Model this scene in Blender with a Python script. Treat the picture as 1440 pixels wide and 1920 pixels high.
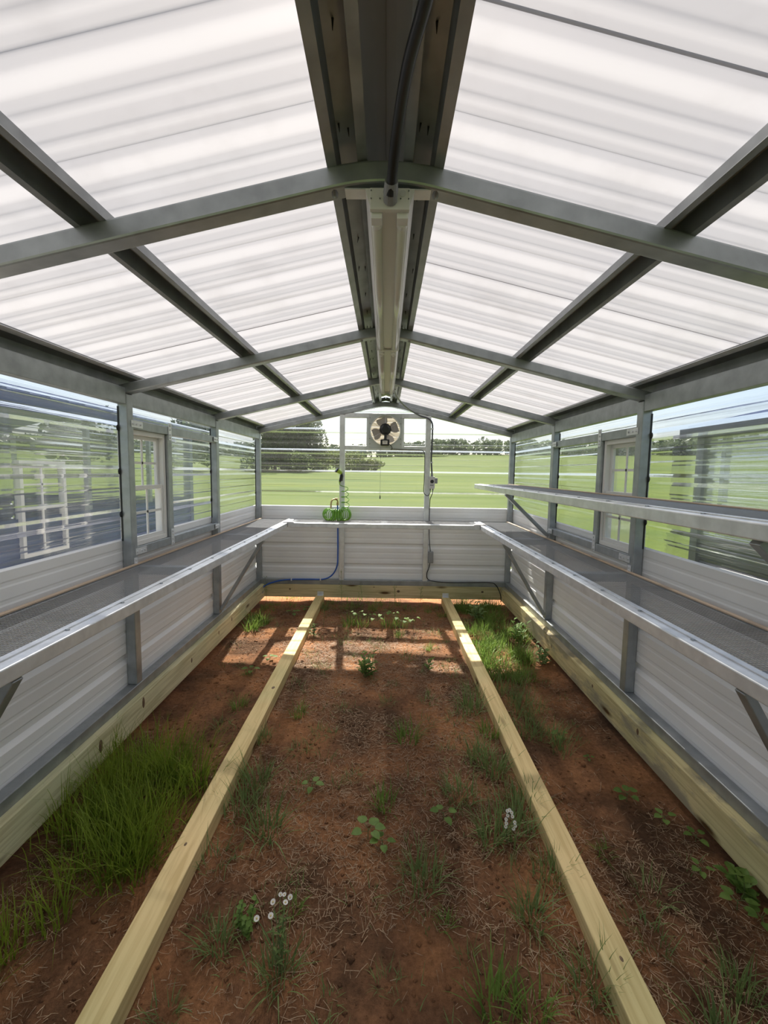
import bpy, math, random
import numpy as np
from mathutils import Vector, Matrix

scene = bpy.context.scene
for o in list(bpy.data.objects):
    bpy.data.objects.remove(o)
COL = scene.collection
random.seed(7)
RNG = np.random.default_rng(11)

# ------------------------------------------------------------------ camera
F_PX = 830.0
PITCH, YAW, ROLL = -0.0904, -0.0029, 0.0149
cam_data = bpy.data.cameras.new('camera')
cam_data.sensor_fit = 'VERTICAL'
cam_data.sensor_height = 36.0
cam_data.lens = 36.0 * F_PX / 1920.0
cam_data.clip_start = 0.02
cam_data.clip_end = 3000
cam = bpy.data.objects.new('camera', cam_data)
COL.objects.link(cam)
ct, st = math.cos(PITCH), math.sin(PITCH)
cy_, sy_ = math.cos(YAW), math.sin(YAW)
fw = Vector((sy_ * ct, cy_ * ct, st))
rt = Vector((cy_, -sy_, 0))
up = rt.cross(fw)
r2 = rt * math.cos(ROLL) + up * math.sin(ROLL)
u2 = -rt * math.sin(ROLL) + up * math.cos(ROLL)
cam.matrix_world = Matrix(((r2.x, u2.x, -fw.x, 0.0123), (r2.y, u2.y, -fw.y, 0.0),
                           (r2.z, u2.z, -fw.z, 1.3668), (0, 0, 0, 1)))
scene.camera = cam

# ------------------------------------------------------------------ light
SUN_DIR = Vector((-0.09, 1.0, 1.13)).normalized()      # towards the sun
world = bpy.data.worlds.new('sky')
scene.world = world
world.use_nodes = True
wn, wl = world.node_tree.nodes, world.node_tree.links
wn.clear()
w_out = wn.new('ShaderNodeOutputWorld')
w_bg = wn.new('ShaderNodeBackground')
w_sky = wn.new('ShaderNodeTexSky')
w_sky.sky_type = 'NISHITA'
w_sky.sun_disc = False
w_sky.sun_elevation = math.radians(48.5)
w_sky.sun_rotation = math.atan2(SUN_DIR.x, SUN_DIR.y)
w_sky.altitude = 200
w_sky.air_density = 1.0
w_sky.dust_density = 2.5
w_sky.ozone_density = 1.5
# thin high cloud veil
w_tc = wn.new('ShaderNodeTexCoord')
w_map = wn.new('ShaderNodeMapping')
w_map.inputs['Scale'].default_value = (1.0, 1.0, 3.2)
w_noise = wn.new('ShaderNodeTexNoise')
w_noise.inputs['Scale'].default_value = 2.6
w_noise.inputs['Detail'].default_value = 6
w_ramp = wn.new('ShaderNodeValToRGB')
w_ramp.color_ramp.elements[0].position = 0.40
w_ramp.color_ramp.elements[0].color = (0.10, 0.10, 0.10, 1)
w_ramp.color_ramp.elements[1].position = 0.72
w_ramp.color_ramp.elements[1].color = (0.75, 0.75, 0.75, 1)
w_mix = wn.new('ShaderNodeMix')
w_mix.data_type = 'RGBA'
w_mix.inputs['B'].default_value = (6.6, 6.9, 7.3, 1)
wl.new(w_tc.outputs['Generated'], w_map.inputs['Vector'])
wl.new(w_map.outputs['Vector'], w_noise.inputs['Vector'])
wl.new(w_noise.outputs['Fac'], w_ramp.inputs['Fac'])
wl.new(w_ramp.outputs['Color'], w_mix.inputs['Factor'])
wl.new(w_sky.outputs['Color'], w_mix.inputs['A'])
wl.new(w_mix.outputs['Result'], w_bg.inputs['Color'])
w_bg.inputs['Strength'].default_value = 0.094
wl.new(w_bg.outputs['Background'], w_out.inputs['Surface'])

sun_data = bpy.data.lights.new('sun', 'SUN')
sun_data.energy = 7.6
sun_data.angle = math.radians(0.6)
sun_data.color = (1.0, 0.94, 0.85)
sun = bpy.data.objects.new('sun', sun_data)
COL.objects.link(sun)
sun.rotation_euler = SUN_DIR.to_track_quat('Z', 'Y').to_euler()
sun.location = (0, 30, 40)

scene.view_settings.view_transform = 'Standard'
scene.view_settings.look = 'None'
scene.view_settings.gamma = 1.0
scene.view_settings.use_curve_mapping = False
scene.view_settings.exposure = 0.86
scene.cycles.max_bounces = 10
scene.cycles.transparent_max_bounces = 24
scene.cycles.diffuse_bounces = 4
scene.cycles.sample_clamp_indirect = 6.0


# ------------------------------------------------------------------ helpers
class MB:
    def __init__(self):
        self.v, self.f = [], []

    def add(self, vs, fs):
        n = len(self.v)
        self.v.extend([tuple(p) for p in vs])
        self.f.extend([tuple(i + n for i in f) for f in fs])
        return self

    def box(self, x0, x1, y0, y1, z0, z1):
        return self.add([(x0, y0, z0), (x1, y0, z0), (x1, y1, z0), (x0, y1, z0),
                         (x0, y0, z1), (x1, y0, z1), (x1, y1, z1), (x0, y1, z1)],
                        [(0, 3, 2, 1), (4, 5, 6, 7), (0, 1, 5, 4), (1, 2, 6, 5), (2, 3, 7, 6), (3, 0, 4, 7)])

    def sweep(self, prof, path, upv=(0, 0, 1), cap=True, closed=True):
        """prof: 2D points (side, up); path: 3D points; swept along the path"""
        path = [Vector(p) for p in path]
        n = len(prof)
        vs = []
        for i, p in enumerate(path):
            t = (path[min(i + 1, len(path) - 1)] - path[max(i - 1, 0)]).normalized()
            u = Vector(upv)
            s = t.cross(u)
            if s.length < 1e-4:
                s = t.cross(Vector((0, 1, 0)))
            s.normalize()
            u = s.cross(t).normalized()
            k = 1.0
            if 0 < i < len(path) - 1:
                a = (path[i + 1] - path[i]).normalized()
                k = 1.0 / max(0.4, a.dot(t))
            for (a_, b_) in prof:
                vs.append(p + s * a_ + u * b_ * k)
        fs = []
        m = n if closed else n - 1
        for i in range(len(path) - 1):
            for j in range(m):
                j2 = (j + 1) % n
                fs.append((i * n + j, i * n + j2, (i + 1) * n + j2, (i + 1) * n + j))
        if cap and closed:
            fs.append(tuple(range(n))[::-1])
            fs.append(tuple((len(path) - 1) * n + j for j in range(n)))
        return self.add(vs, fs)

    def tube(self, path, r, n=8, cap=True):
        prof = [(r * math.cos(2 * math.pi * k / n), r * math.sin(2 * math.pi * k / n)) for k in range(n)]
        # parallel transport
        path = [Vector(p) for p in path]
        t0 = (path[1] - path[0]).normalized()
        ref = Vector((0, 0, 1)) if abs(t0.z) < 0.9 else Vector((1, 0, 0))
        s = t0.cross(ref).normalized()
        vs = []
        for i, p in enumerate(path):
            t = (path[min(i + 1, len(path) - 1)] - path[max(i - 1, 0)]).normalized()
            s = (s - t * s.dot(t)).normalized()
            u = s.cross(t)
            for a_, b_ in prof:
                vs.append(p + s * a_ + u * b_)
        fs = []
        for i in range(len(path) - 1):
            for j in range(n):
                j2 = (j + 1) % n
                fs.append((i * n + j, i * n + j2, (i + 1) * n + j2, (i + 1) * n + j))
        if cap:
            fs.append(tuple(range(n))[::-1])
            fs.append(tuple((len(path) - 1) * n + j for j in range(n)))
        return self.add(vs, fs)

    def cyl(self, p0, p1, r, n=16, r1=None):
        if r1 is None:
            return self.tube([p0, p1], r, n)
        p0, p1 = Vector(p0), Vector(p1)
        t = (p1 - p0).normalized()
        ref = Vector((0, 0, 1)) if abs(t.z) < 0.9 else Vector((1, 0, 0))
        s = t.cross(ref).normalized()
        u = s.cross(t)
        vs = []
        for p, rr in ((p0, r), (p1, r1)):
            for k in range(n):
                a = 2 * math.pi * k / n
                vs.append(p + s * rr * math.cos(a) + u * rr * math.sin(a))
        fs = [(j, (j + 1) % n, n + (j + 1) % n, n + j) for j in range(n)]
        fs += [tuple(range(n))[::-1], tuple(range(n, 2 * n))]
        return self.add(vs, fs)

    def bar(self, p0, p1, w, h, upv=(0, 0, 1)):
        prof = [(-w / 2, -h / 2), (w / 2, -h / 2), (w / 2, h / 2), (-w / 2, h / 2)]
        return self.sweep(prof, [p0, p1], upv)

    def sphere(self, c, r, n=8, m=6, sx=1, sy=1, sz=1):
        vs, fs = [], []
        for i in range(m + 1):
            th = math.pi * i / m
            for j in range(n):
                a = 2 * math.pi * j / n
                vs.append((c[0] + r * sx * math.sin(th) * math.cos(a), c[1] + r * sy * math.sin(th) * math.sin(a),
                           c[2] + r * sz * math.cos(th)))
        for i in range(m):
            for j in range(n):
                fs.append((i * n + j, (i + 1) * n + j, (i + 1) * n + (j + 1) % n, i * n + (j + 1) % n))
        return self.add(vs, fs)

    def torus(self, c, R, r, axis='y', n=40, m=8):
        vs, fs = [], []
        for i in range(n):
            a = 2 * math.pi * i / n
            for j in range(m):
                b = 2 * math.pi * j / m
                q = (R + r * math.cos(b))
                x, y, z = q * math.cos(a), r * math.sin(b), q * math.sin(a)
                if axis == 'z':
                    y, z = z, y
                vs.append((c[0] + x, c[1] + y, c[2] + z))
        for i in range(n):
            for j in range(m):
                fs.append((i * m + j, i * m + (j + 1) % m, ((i + 1) % n) * m + (j + 1) % m, ((i + 1) % n) * m + j))
        return self.add(vs, fs)

    def mesh(self, name):
        me = bpy.data.meshes.new(name)
        me.from_pydata(self.v, [], self.f)
        me.update()
        return me

    def build(self, name, mat, parent=None, smooth=False, bevel=0.0, kind=None):
        me = self.mesh(name)
        me.materials.append(mat)
        if smooth:
            me.polygons.foreach_set('use_smooth', [True] * len(me.polygons))
        o = bpy.data.objects.new(name, me)
        COL.objects.link(o)
        if parent is not None:
            o.parent = parent
            o.matrix_parent_inverse = Matrix.Translation(parent.location).inverted()
        if bevel:
            b = o.modifiers.new('bevel', 'BEVEL')
            b.width = bevel
            b.segments = 2
            b.limit_method = 'ANGLE'
            b.angle_limit = math.radians(50)
        if kind:
            o['kind'] = kind
        return o


def empty(name, loc=(0, 0, 0), kind=None):
    o = bpy.data.objects.new(name, None)
    o.empty_display_size = 0.1
    o.location = loc
    COL.objects.link(o)
    if kind:
        o['kind'] = kind
    return o


def tag(o, label, cat, group=None, kind=None):
    o['label'] = label
    o['category'] = cat
    if group:
        o['group'] = group
    if kind:
        o['kind'] = kind
    return o


def np_mesh(name, verts, faces_flat, loop_tot, mat, parent=None, kind=None, smooth=False):
    me = bpy.data.meshes.new(name)
    me.vertices.add(len(verts))
    me.vertices.foreach_set('co', np.asarray(verts, np.float32).ravel())
    me.loops.add(len(faces_flat))
    me.loops.foreach_set('vertex_index', np.asarray(faces_flat, np.int32))
    me.polygons.add(len(loop_tot))
    ls = np.concatenate([[0], np.cumsum(loop_tot)[:-1]]).astype(np.int32)
    me.polygons.foreach_set('loop_start', ls)
    me.polygons.foreach_set('loop_total', np.asarray(loop_tot, np.int32))
    if smooth:
        me.polygons.foreach_set('use_smooth', np.ones(len(loop_tot), bool))
    me.update(calc_edges=True)
    me.validate()
    me.materials.append(mat)
    o = bpy.data.objects.new(name, me)
    COL.objects.link(o)
    if parent is not None:
        o.parent = parent
        o.matrix_parent_inverse = Matrix.Translation(parent.location).inverted()
    if kind:
        o['kind'] = kind
    return o


# ------------------------------------------------------------------ materials
def new_mat(name):
    m = bpy.data.materials.new(name)
    m.use_nodes = True
    nt = m.node_tree
    nt.nodes.clear()
    out = nt.nodes.new('ShaderNodeOutputMaterial')
    return m, nt, nt.nodes, nt.links, out


def principled(name, col, rough=0.5, metal=0.0, noise=None, noise_amt=0.15, bump=0.0, bump_scale=60, spec=0.5, stretch=(1, 1, 1), sss=0):
    m, nt, N, L, out = new_mat(name)
    b = N.new('ShaderNodeBsdfPrincipled')
    b.inputs['Base Color'].default_value = (*col, 1)
    b.inputs['Roughness'].default_value = rough
    b.inputs['Metallic'].default_value = metal
    b.inputs['Specular IOR Level'].default_value = spec
    L.new(b.outputs[0], out.inputs[0])
    tc = N.new('ShaderNodeTexCoord')
    mp = N.new('ShaderNodeMapping')
    mp.inputs['Scale'].default_value = stretch
    L.new(tc.outputs['Object'], mp.inputs['Vector'])
    if noise:
        n = N.new('ShaderNodeTexNoise')
        n.inputs['Scale'].default_value = noise
        n.inputs['Detail'].default_value = 5
        L.new(mp.outputs[0], n.inputs['Vector'])
        r = N.new('ShaderNodeMapRange')
        r.inputs['From Min'].default_value = 0.3
        r.inputs['From Max'].default_value = 0.7
        r.inputs['To Min'].default_value = 1 - noise_amt
        r.inputs['To Max'].default_value = 1 + noise_amt
        L.new(n.outputs['Fac'], r.inputs['Value'])
        mx = N.new('ShaderNodeMix')
        mx.data_type = 'RGBA'
        mx.blend_type = 'MULTIPLY'
        mx.inputs['Factor'].default_value = 1
        mx.inputs['A'].default_value = (*col, 1)
        L.new(r.outputs[0], mx.inputs['B'])
        L.new(mx.outputs['Result'], b.inputs['Base Color'])
    if bump:
        n2 = N.new('ShaderNodeTexNoise')
        n2.inputs['Scale'].default_value = bump_scale
        n2.inputs['Detail'].default_value = 4
        L.new(mp.outputs[0], n2.inputs['Vector'])
        bp = N.new('ShaderNodeBump')
        bp.inputs['Strength'].default_value = bump
        bp.inputs['Distance'].default_value = 0.01
        L.new(n2.outputs['Fac'], bp.inputs['Height'])
        L.new(bp.outputs[0], b.inputs['Normal'])
    return m


def leaf_mat(name, c1, c2, scale=3.0, trans=0.35):
    m, nt, N, L, out = new_mat(name)
    tc = N.new('ShaderNodeTexCoord')
    oi = N.new('ShaderNodeObjectInfo')
    n = N.new('ShaderNodeTexNoise')
    n.inputs['Scale'].default_value = scale
    n.inputs['Detail'].default_value = 6
    n.inputs['Roughness'].default_value = 0.75
    L.new(tc.outputs['Object'], n.inputs['Vector'])
    r = N.new('ShaderNodeValToRGB')
    r.color_ramp.elements[0].position = 0.32
    r.color_ramp.elements[0].color = (*c1, 1)
    r.color_ramp.elements[1].position = 0.68
    r.color_ramp.elements[1].color = (*c2, 1)
    L.new(n.outputs['Fac'], r.inputs['Fac'])
    d = N.new('ShaderNodeBsdfPrincipled')
    d.inputs['Roughness'].default_value = 0.55
    d.inputs['Specular IOR Level'].default_value = 0.3
    t = N.new('ShaderNodeBsdfTranslucent')
    L.new(r.outputs[0], d.inputs['Base Color'])
    L.new(r.outputs[0], t.inputs['Color'])
    mx = N.new('ShaderNodeMixShader')
    mx.inputs[0].default_value = trans
    L.new(d.outputs[0], mx.inputs[1])
    L.new(t.outputs[0], mx.inputs[2])
    L.new(mx.outputs[0], out.inputs[0])
    return m


def wood_mat(name, c1, c2, axis, stain=None, knots=True):
    """pressure treated pine, grain along axis ('x' or 'y')"""
    m, nt, N, L, out = new_mat(name)
    b = N.new('ShaderNodeBsdfPrincipled')
    b.inputs['Roughness'].default_value = 0.7
    b.inputs['Specular IOR Level'].default_value = 0.25
    L.new(b.outputs[0], out.inputs[0])
    tc = N.new('ShaderNodeTexCoord')
    mp = N.new('ShaderNodeMapping')
    mp.inputs['Scale'].default_value = (1.2, 26, 26) if axis == 'x' else (26, 1.2, 26)
    L.new(tc.outputs['Object'], mp.inputs['Vector'])
    n = N.new('ShaderNodeTexNoise')
    n.inputs['Scale'].default_value = 2.2
    n.inputs['Detail'].default_value = 6
    n.inputs['Distortion'].default_value = 0.6
    L.new(mp.outputs[0], n.inputs['Vector'])
    r = N.new('ShaderNodeValToRGB')
    r.color_ramp.elements[0].position = 0.36
    r.color_ramp.elements[0].color = (*c2, 1)
    r.color_ramp.elements[1].position = 0.58
    r.color_ramp.elements[1].color = (*c1, 1)
    L.new(n.outputs['Fac'], r.inputs['Fac'])
    col = r.outputs[0]
    # broad tint change along the timber
    n3 = N.new('ShaderNodeTexNoise')
    n3.inputs['Scale'].default_value = 1.6
    n3.inputs['Detail'].default_value = 3
    L.new(tc.outputs['Object'], n3.inputs['Vector'])
    r3 = N.new('ShaderNodeValToRGB')
    r3.color_ramp.elements[0].position = 0.35
    r3.color_ramp.elements[0].color = (0.80, 0.84, 0.74, 1)
    r3.color_ramp.elements[1].position = 0.65
    r3.color_ramp.elements[1].color = (1.08, 1.0, 0.92, 1)
    L.new(n3.outputs['Fac'], r3.inputs['Fac'])
    mx = N.new('ShaderNodeMix')
    mx.data_type = 'RGBA'
    mx.blend_type = 'MULTIPLY'
    mx.inputs['Factor'].default_value = 1
    L.new(col, mx.inputs['A'])
    L.new(r3.outputs[0], mx.inputs['B'])
    col = mx.outputs['Result']
    if stain:
        n4 = N.new('ShaderNodeTexNoise')
        n4.inputs['Scale'].default_value = 3.4
        n4.inputs['Detail'].default_value = 8
        n4.inputs['Roughness'].default_value = 0.65
        mp4 = N.new('ShaderNodeMapping')
        mp4.inputs['Scale'].default_value = (1, 0.45, 1.6) if axis == 'y' else (0.45, 1, 1.6)
        L.new(tc.outputs['Object'], mp4.inputs['Vector'])
        L.new(mp4.outputs[0], n4.inputs['Vector'])
        r4 = N.new('ShaderNodeValToRGB')
        r4.color_ramp.elements[0].position = 0.46
        r4.color_ramp.elements[0].color = (0, 0, 0, 1)
        r4.color_ramp.elements[1].position = 0.53
        r4.color_ramp.elements[1].color = (0.8, 0.8, 0.8, 1)
        L.new(n4.outputs['Fac'], r4.inputs['Fac'])
        m4 = N.new('ShaderNodeMix')
        m4.data_type = 'RGBA'
        m4.inputs['B'].default_value = (*stain, 1)
        L.new(r4.outputs[0], m4.inputs['Factor'])
        L.new(col, m4.inputs['A'])
        col = m4.outputs['Result']
    if knots:
        mk = N.new('ShaderNodeMapping')
        mk.inputs['Scale'].default_value = (1.7, 7, 7) if axis == 'x' else (7, 1.7, 7)
        L.new(tc.outputs['Object'], mk.inputs['Vector'])
        vo = N.new('ShaderNodeTexVoronoi')
        vo.inputs['Scale'].default_value = 1.0
        L.new(mk.outputs[0], vo.inputs['Vector'])
        rk = N.new('ShaderNodeValToRGB')
        rk.color_ramp.elements[0].position = 0.05
        rk.color_ramp.elements[0].color = (0.16, 0.09, 0.045, 1)
        rk.color_ramp.elements[1].position = 0.14
        rk.color_ramp.elements[1].color = (1, 1, 1, 1)
        L.new(vo.outputs['Distance'], rk.inputs['Fac'])
        m5 = N.new('ShaderNodeMix')
        m5.data_type = 'RGBA'
        m5.blend_type = 'MULTIPLY'
        m5.inputs['Factor'].default_value = 1
        L.new(col, m5.inputs['A'])
        L.new(rk.outputs[0], m5.inputs['B'])
        col = m5.outputs['Result']
    L.new(col, b.inputs['Base Color'])
    bp = N.new('ShaderNodeBump')
    bp.inputs['Strength'].default_value = 0.25
    bp.inputs['Distance'].default_value = 0.004
    L.new(n.outputs['Fac'], bp.inputs['Height'])
    L.new(bp.outputs[0], b.inputs['Normal'])
    return m


def clear_mat(name, axis, haze=0.05, tint=(0.95, 0.965, 0.97), film=(0.80, 0.80, 0.79), refr=0.12, bump=0.55, ior=1.04, rib=0.9):
    """clear corrugated polycarbonate: mostly see-through, streaky along the sheet"""
    m, nt, N, L, out = new_mat(name)
    tc = N.new('ShaderNodeTexCoord')
    mp = N.new('ShaderNodeMapping')
    mp.inputs['Scale'].default_value = (0.25, 1, 30) if axis == 'x' else (1, 0.25, 30)
    L.new(tc.outputs['Object'], mp.inputs['Vector'])
    n = N.new('ShaderNodeTexNoise')
    n.inputs['Scale'].default_value = 1.6
    n.inputs['Detail'].default_value = 4
    L.new(mp.outputs[0], n.inputs['Vector'])
    bp = N.new('ShaderNodeBump')
    bp.inputs['Strength'].default_value = bump
    bp.inputs['Distance'].default_value = 0.012
    L.new(n.outputs['Fac'], bp.inputs['Height'])
    tr = N.new('ShaderNodeBsdfTransparent')
    tr.inputs['Color'].default_value = (*tint, 1)
    rf = N.new('ShaderNodeBsdfRefraction')
    rf.inputs['IOR'].default_value = ior
    rf.inputs['Roughness'].default_value = 0.02
    rf.inputs['Color'].default_value = (*tint, 1)
    L.new(bp.outputs[0], rf.inputs['Normal'])
    m1 = N.new('ShaderNodeMixShader')
    geo = N.new('ShaderNodeNewGeometry')
    sep = N.new('ShaderNodeSeparateXYZ')
    L.new(geo.outputs['True Normal'], sep.inputs[0])
    ab = N.new('ShaderNodeMath')
    ab.operation = 'ABSOLUTE'
    L.new(sep.outputs['Z'], ab.inputs[0])
    rb = N.new('ShaderNodeMapRange')
    rb.inputs['From Min'].default_value = 0.05
    rb.inputs['From Max'].default_value = 0.45
    rb.inputs['To Min'].default_value = refr
    rb.inputs['To Max'].default_value = rib
    L.new(ab.outputs[0], rb.inputs['Value'])
    L.new(rb.outputs[0], m1.inputs[0])
    L.new(tr.outputs[0], m1.inputs[1])
    L.new(rf.outputs[0], m1.inputs[2])
    gl = N.new('ShaderNodeBsdfGlossy')
    gl.inputs['Roughness'].default_value = 0.12
    gl.inputs['Color'].default_value = (0.9, 0.93, 0.97, 1)
    L.new(bp.outputs[0], gl.inputs['Normal'])
    fr = N.new('ShaderNodeFresnel')
    fr.inputs['IOR'].default_value = 1.42
    L.new(bp.outputs[0], fr.inputs['Normal'])
    cl = N.new('ShaderNodeMath')
    cl.operation = 'MINIMUM'
    cl.inputs[1].default_value = 0.45
    L.new(fr.outputs[0], cl.inputs[0])
    m2 = N.new('ShaderNodeMixShader')
    L.new(cl.outputs[0], m2.inputs[0])
    L.new(m1.outputs[0], m2.inputs[1])
    L.new(gl.outputs[0], m2.inputs[2])
    # thin dusty film, uneven in streaks
    tl = N.new('ShaderNodeBsdfTranslucent')
    tl.inputs['Color'].default_value = (*film, 1)
    df = N.new('ShaderNodeBsdfDiffuse')
    df.inputs['Color'].default_value = (*film, 1)
    m3 = N.new('ShaderNodeMixShader')
    m3.inputs[0].default_value = 0.4
    L.new(tl.outputs[0], m3.inputs[1])
    L.new(df.outputs[0], m3.inputs[2])
    rr = N.new('ShaderNodeMapRange')
    rr.inputs['From Min'].default_value = 0.35
    rr.inputs['From Max'].default_value = 0.75
    rr.inputs['To Min'].default_value = haze * 0.4
    rr.inputs['To Max'].default_value = haze * 2.2
    L.new(n.outputs['Fac'], rr.inputs['Value'])
    m4 = N.new('ShaderNodeMixShader')
    L.new(rr.outputs[0], m4.inputs[0])
    L.new(m2.outputs[0], m4.inputs[1])
    L.new(m3.outputs[0], m4.inputs[2])
    L.new(m4.outputs[0], out.inputs[0])
    return m


def roof_mat():
    """white translucent polycarbonate with a little dirt"""
    m, nt, N, L, out = new_mat('translucent_roof')
    tc = N.new('ShaderNodeTexCoord')
    n = N.new('ShaderNodeTexNoise')
    n.inputs['Scale'].default_value = 3.0
    n.inputs['Detail'].default_value = 8
    n.inputs['Roughness'].default_value = 0.7
    L.new(tc.outputs['Object'], n.inputs['Vector'])
    r = N.new('ShaderNodeValToRGB')
    r.color_ramp.elements[0].position = 0.30
    r.color_ramp.elements[0].color = (0.240, 0.234, 0.239, 1)
    r.color_ramp.elements[1].position = 0.50
    r.color_ramp.elements[1].color = (0.274, 0.269, 0.277, 1)
    L.new(n.outputs['Fac'], r.inputs['Fac'])
    tl = N.new('ShaderNodeBsdfTranslucent')
    L.new(r.outputs[0], tl.inputs['Color'])
    df = N.new('ShaderNodeBsdfDiffuse')
    df.inputs['Color'].default_value = (0.75, 0.75, 0.76, 1)
    tr = N.new('ShaderNodeBsdfTransparent')
    gl = N.new('ShaderNodeBsdfGlossy')
    gl.inputs['Roughness'].default_value = 0.3
    m1 = N.new('ShaderNodeMixShader')
    m1.inputs[0].default_value = ROOF_DIFF
    L.new(tl.outputs[0], m1.inputs[1])
    L.new(df.outputs[0], m1.inputs[2])
    m2 = N.new('ShaderNodeMixShader')
    m2.inputs[0].default_value = 0.05
    L.new(m1.outputs[0], m2.inputs[1])
    L.new(tr.outputs[0], m2.inputs[2])
    m3 = N.new('ShaderNodeMixShader')
    m3.inputs[0].default_value = 0.05
    L.new(m2.outputs[0], m3.inputs[1])
    L.new(gl.outputs[0], m3.inputs[2])
    L.new(m3.outputs[0], out.inputs[0])
    return m


ROOF_DIFF = 0.35
M = {}
M['galv'] = principled('galvanised_steel', (0.37, 0.395, 0.41), 0.42, 0.65, noise=14, noise_amt=0.16, stretch=(1, 1, 1), bump=0.03, bump_scale=90)
M['galv_light'] = principled('bright_galvanised', (0.74, 0.76, 0.78), 0.40, 0.55, noise=18, noise_amt=0.12)
M['galv_dark'] = principled('dull_galvanised', (0.22, 0.23, 0.235), 0.45, 0.7, noise=10, noise_amt=0.2)
M['galv_mid'] = principled('grey_galvanised', (0.29, 0.305, 0.315), 0.45, 0.65, noise=12, noise_amt=0.18)
M['ridge'] = principled('ridge_cap_underside', (0.40, 0.40, 0.41), 0.5, 0.2)
M['steel'] = principled('wall_steel_primer', (0.88, 0.885, 0.88), 0.42, 0.0, noise=2.0, noise_amt=0.05, spec=0.6)
M['clear_y'] = clear_mat('clear_sheet_long', 'y', haze=0.085, refr=0.25, bump=1.0, ior=1.05)
M['clear_x'] = clear_mat('clear_sheet_cross', 'x', haze=0.03, refr=0.08, ior=1.12, rib=0.55)
M['roof'] = roof_mat()
M['wood_y'] = wood_mat('treated_pine', (0.82, 0.67, 0.37), (0.68, 0.53, 0.27), 'y')
M['wood_yl'] = wood_mat('treated_pine_greenish', (0.82, 0.79, 0.55), (0.62, 0.58, 0.36), 'y')
M['wood_yr'] = wood_mat('treated_pine_weathered', (0.76, 0.68, 0.40), (0.58, 0.50, 0.27), 'y', stain=(0.30, 0.27, 0.20))
M['wood_x'] = wood_mat('treated_pine_cross', (0.74, 0.65, 0.40), (0.56, 0.47, 0.26), 'x')
M['white'] = principled('white_vinyl', (0.78, 0.78, 0.76), 0.4)
M['enamel'] = principled('white_enamel', (0.72, 0.71, 0.67), 0.35)
M['tube_glass'] = principled('lamp_tube', (0.80, 0.79, 0.74), 0.18, spec=0.7)
M['black'] = principled('black_rubber', (0.015, 0.016, 0.018), 0.4)
M['black_plastic'] = principled('black_plastic', (0.02, 0.021, 0.024), 0.35)
M['grey_plastic'] = principled('grey_plastic', (0.27, 0.28, 0.29), 0.45)
M['box_grey'] = principled('pale_box_plastic', (0.62, 0.62, 0.60), 0.45)
M['blue'] = principled('blue_pipe', (0.03, 0.12, 0.50), 0.3)
M['hose'] = principled('green_coil_hose', (0.16, 0.36, 0.03), 0.25, spec=0.6)
M['lime'] = principled('lime_plastic', (0.36, 0.55, 0.05), 0.35)
M['brass'] = principled('weathered_brass', (0.50, 0.36, 0.17), 0.35, 0.8)
M['tan_strip'] = principled('raw_strip', (0.55, 0.42, 0.30), 0.6)
M['fan_steel'] = principled('fan_panel_steel', (0.60, 0.62, 0.63), 0.35, 0.55)
M['fan_blade'] = principled('fan_blade', (0.55, 0.50, 0.44), 0.4, 0.4)
M['wire'] = principled('mesh_wire', (0.42, 0.43, 0.44), 0.5, 0.5)
M['navy'] = principled('navy_steel', (0.045, 0.07, 0.16), 0.3, spec=0.6, noise=4, noise_amt=0.2)
M['slate'] = principled('charcoal_steel', (0.06, 0.065, 0.08), 0.3, spec=0.6, noise=4, noise_amt=0.2)
M['glass'] = clear_mat('window_glass', 'y', haze=0.012, refr=0.02, bump=0.02, ior=1.01, rib=0.02)
M['gravel'] = principled('pale_gravel', (0.42, 0.38, 0.33), 0.9, noise=60, noise_amt=0.4, bump=0.6, bump_scale=120)
M['straw'] = leaf_mat('dry_straw', (0.22, 0.13, 0.075), (0.56, 0.41, 0.26), 40, 0.15)
M['grass_tall'] = leaf_mat('tall_grass_blades', (0.13, 0.21, 0.020), (0.33, 0.42, 0.05), 5, 0.45)
M['grass_grey'] = leaf_mat('grey_green_blades', (0.12, 0.19, 0.055), (0.28, 0.36, 0.125), 14, 0.35)
M['grass_mid'] = leaf_mat('green_blades', (0.11, 0.20, 0.035), (0.28, 0.40, 0.085), 11, 0.4)
M['leaf'] = leaf_mat('broad_leaf', (0.11, 0.21, 0.04), (0.25, 0.38, 0.09), 8, 0.4)
M['leaf_pale'] = leaf_mat('pale_leaf', (0.18, 0.29, 0.09), (0.36, 0.47, 0.20), 8, 0.4)
M['stem'] = principled('green_stem', (0.12, 0.16, 0.05), 0.6)
M['petal'] = principled('white_petals', (0.82, 0.80, 0.74), 0.7)
M['pollen'] = principled('flower_centre', (0.55, 0.45, 0.18), 0.7)
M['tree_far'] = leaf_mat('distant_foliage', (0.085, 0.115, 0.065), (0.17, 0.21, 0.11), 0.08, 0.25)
M['tree_near'] = leaf_mat('tree_foliage', (0.035, 0.065, 0.018), (0.13, 0.17, 0.045), 0.6, 0.3)
M['shrub'] = leaf_mat('shrub_foliage', (0.08, 0.12, 0.03), (0.24, 0.26, 0.08), 0.8, 0.3)
M['bark'] = principled('bark', (0.12, 0.09, 0.065), 0.9, noise=8, noise_amt=0.3)


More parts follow.
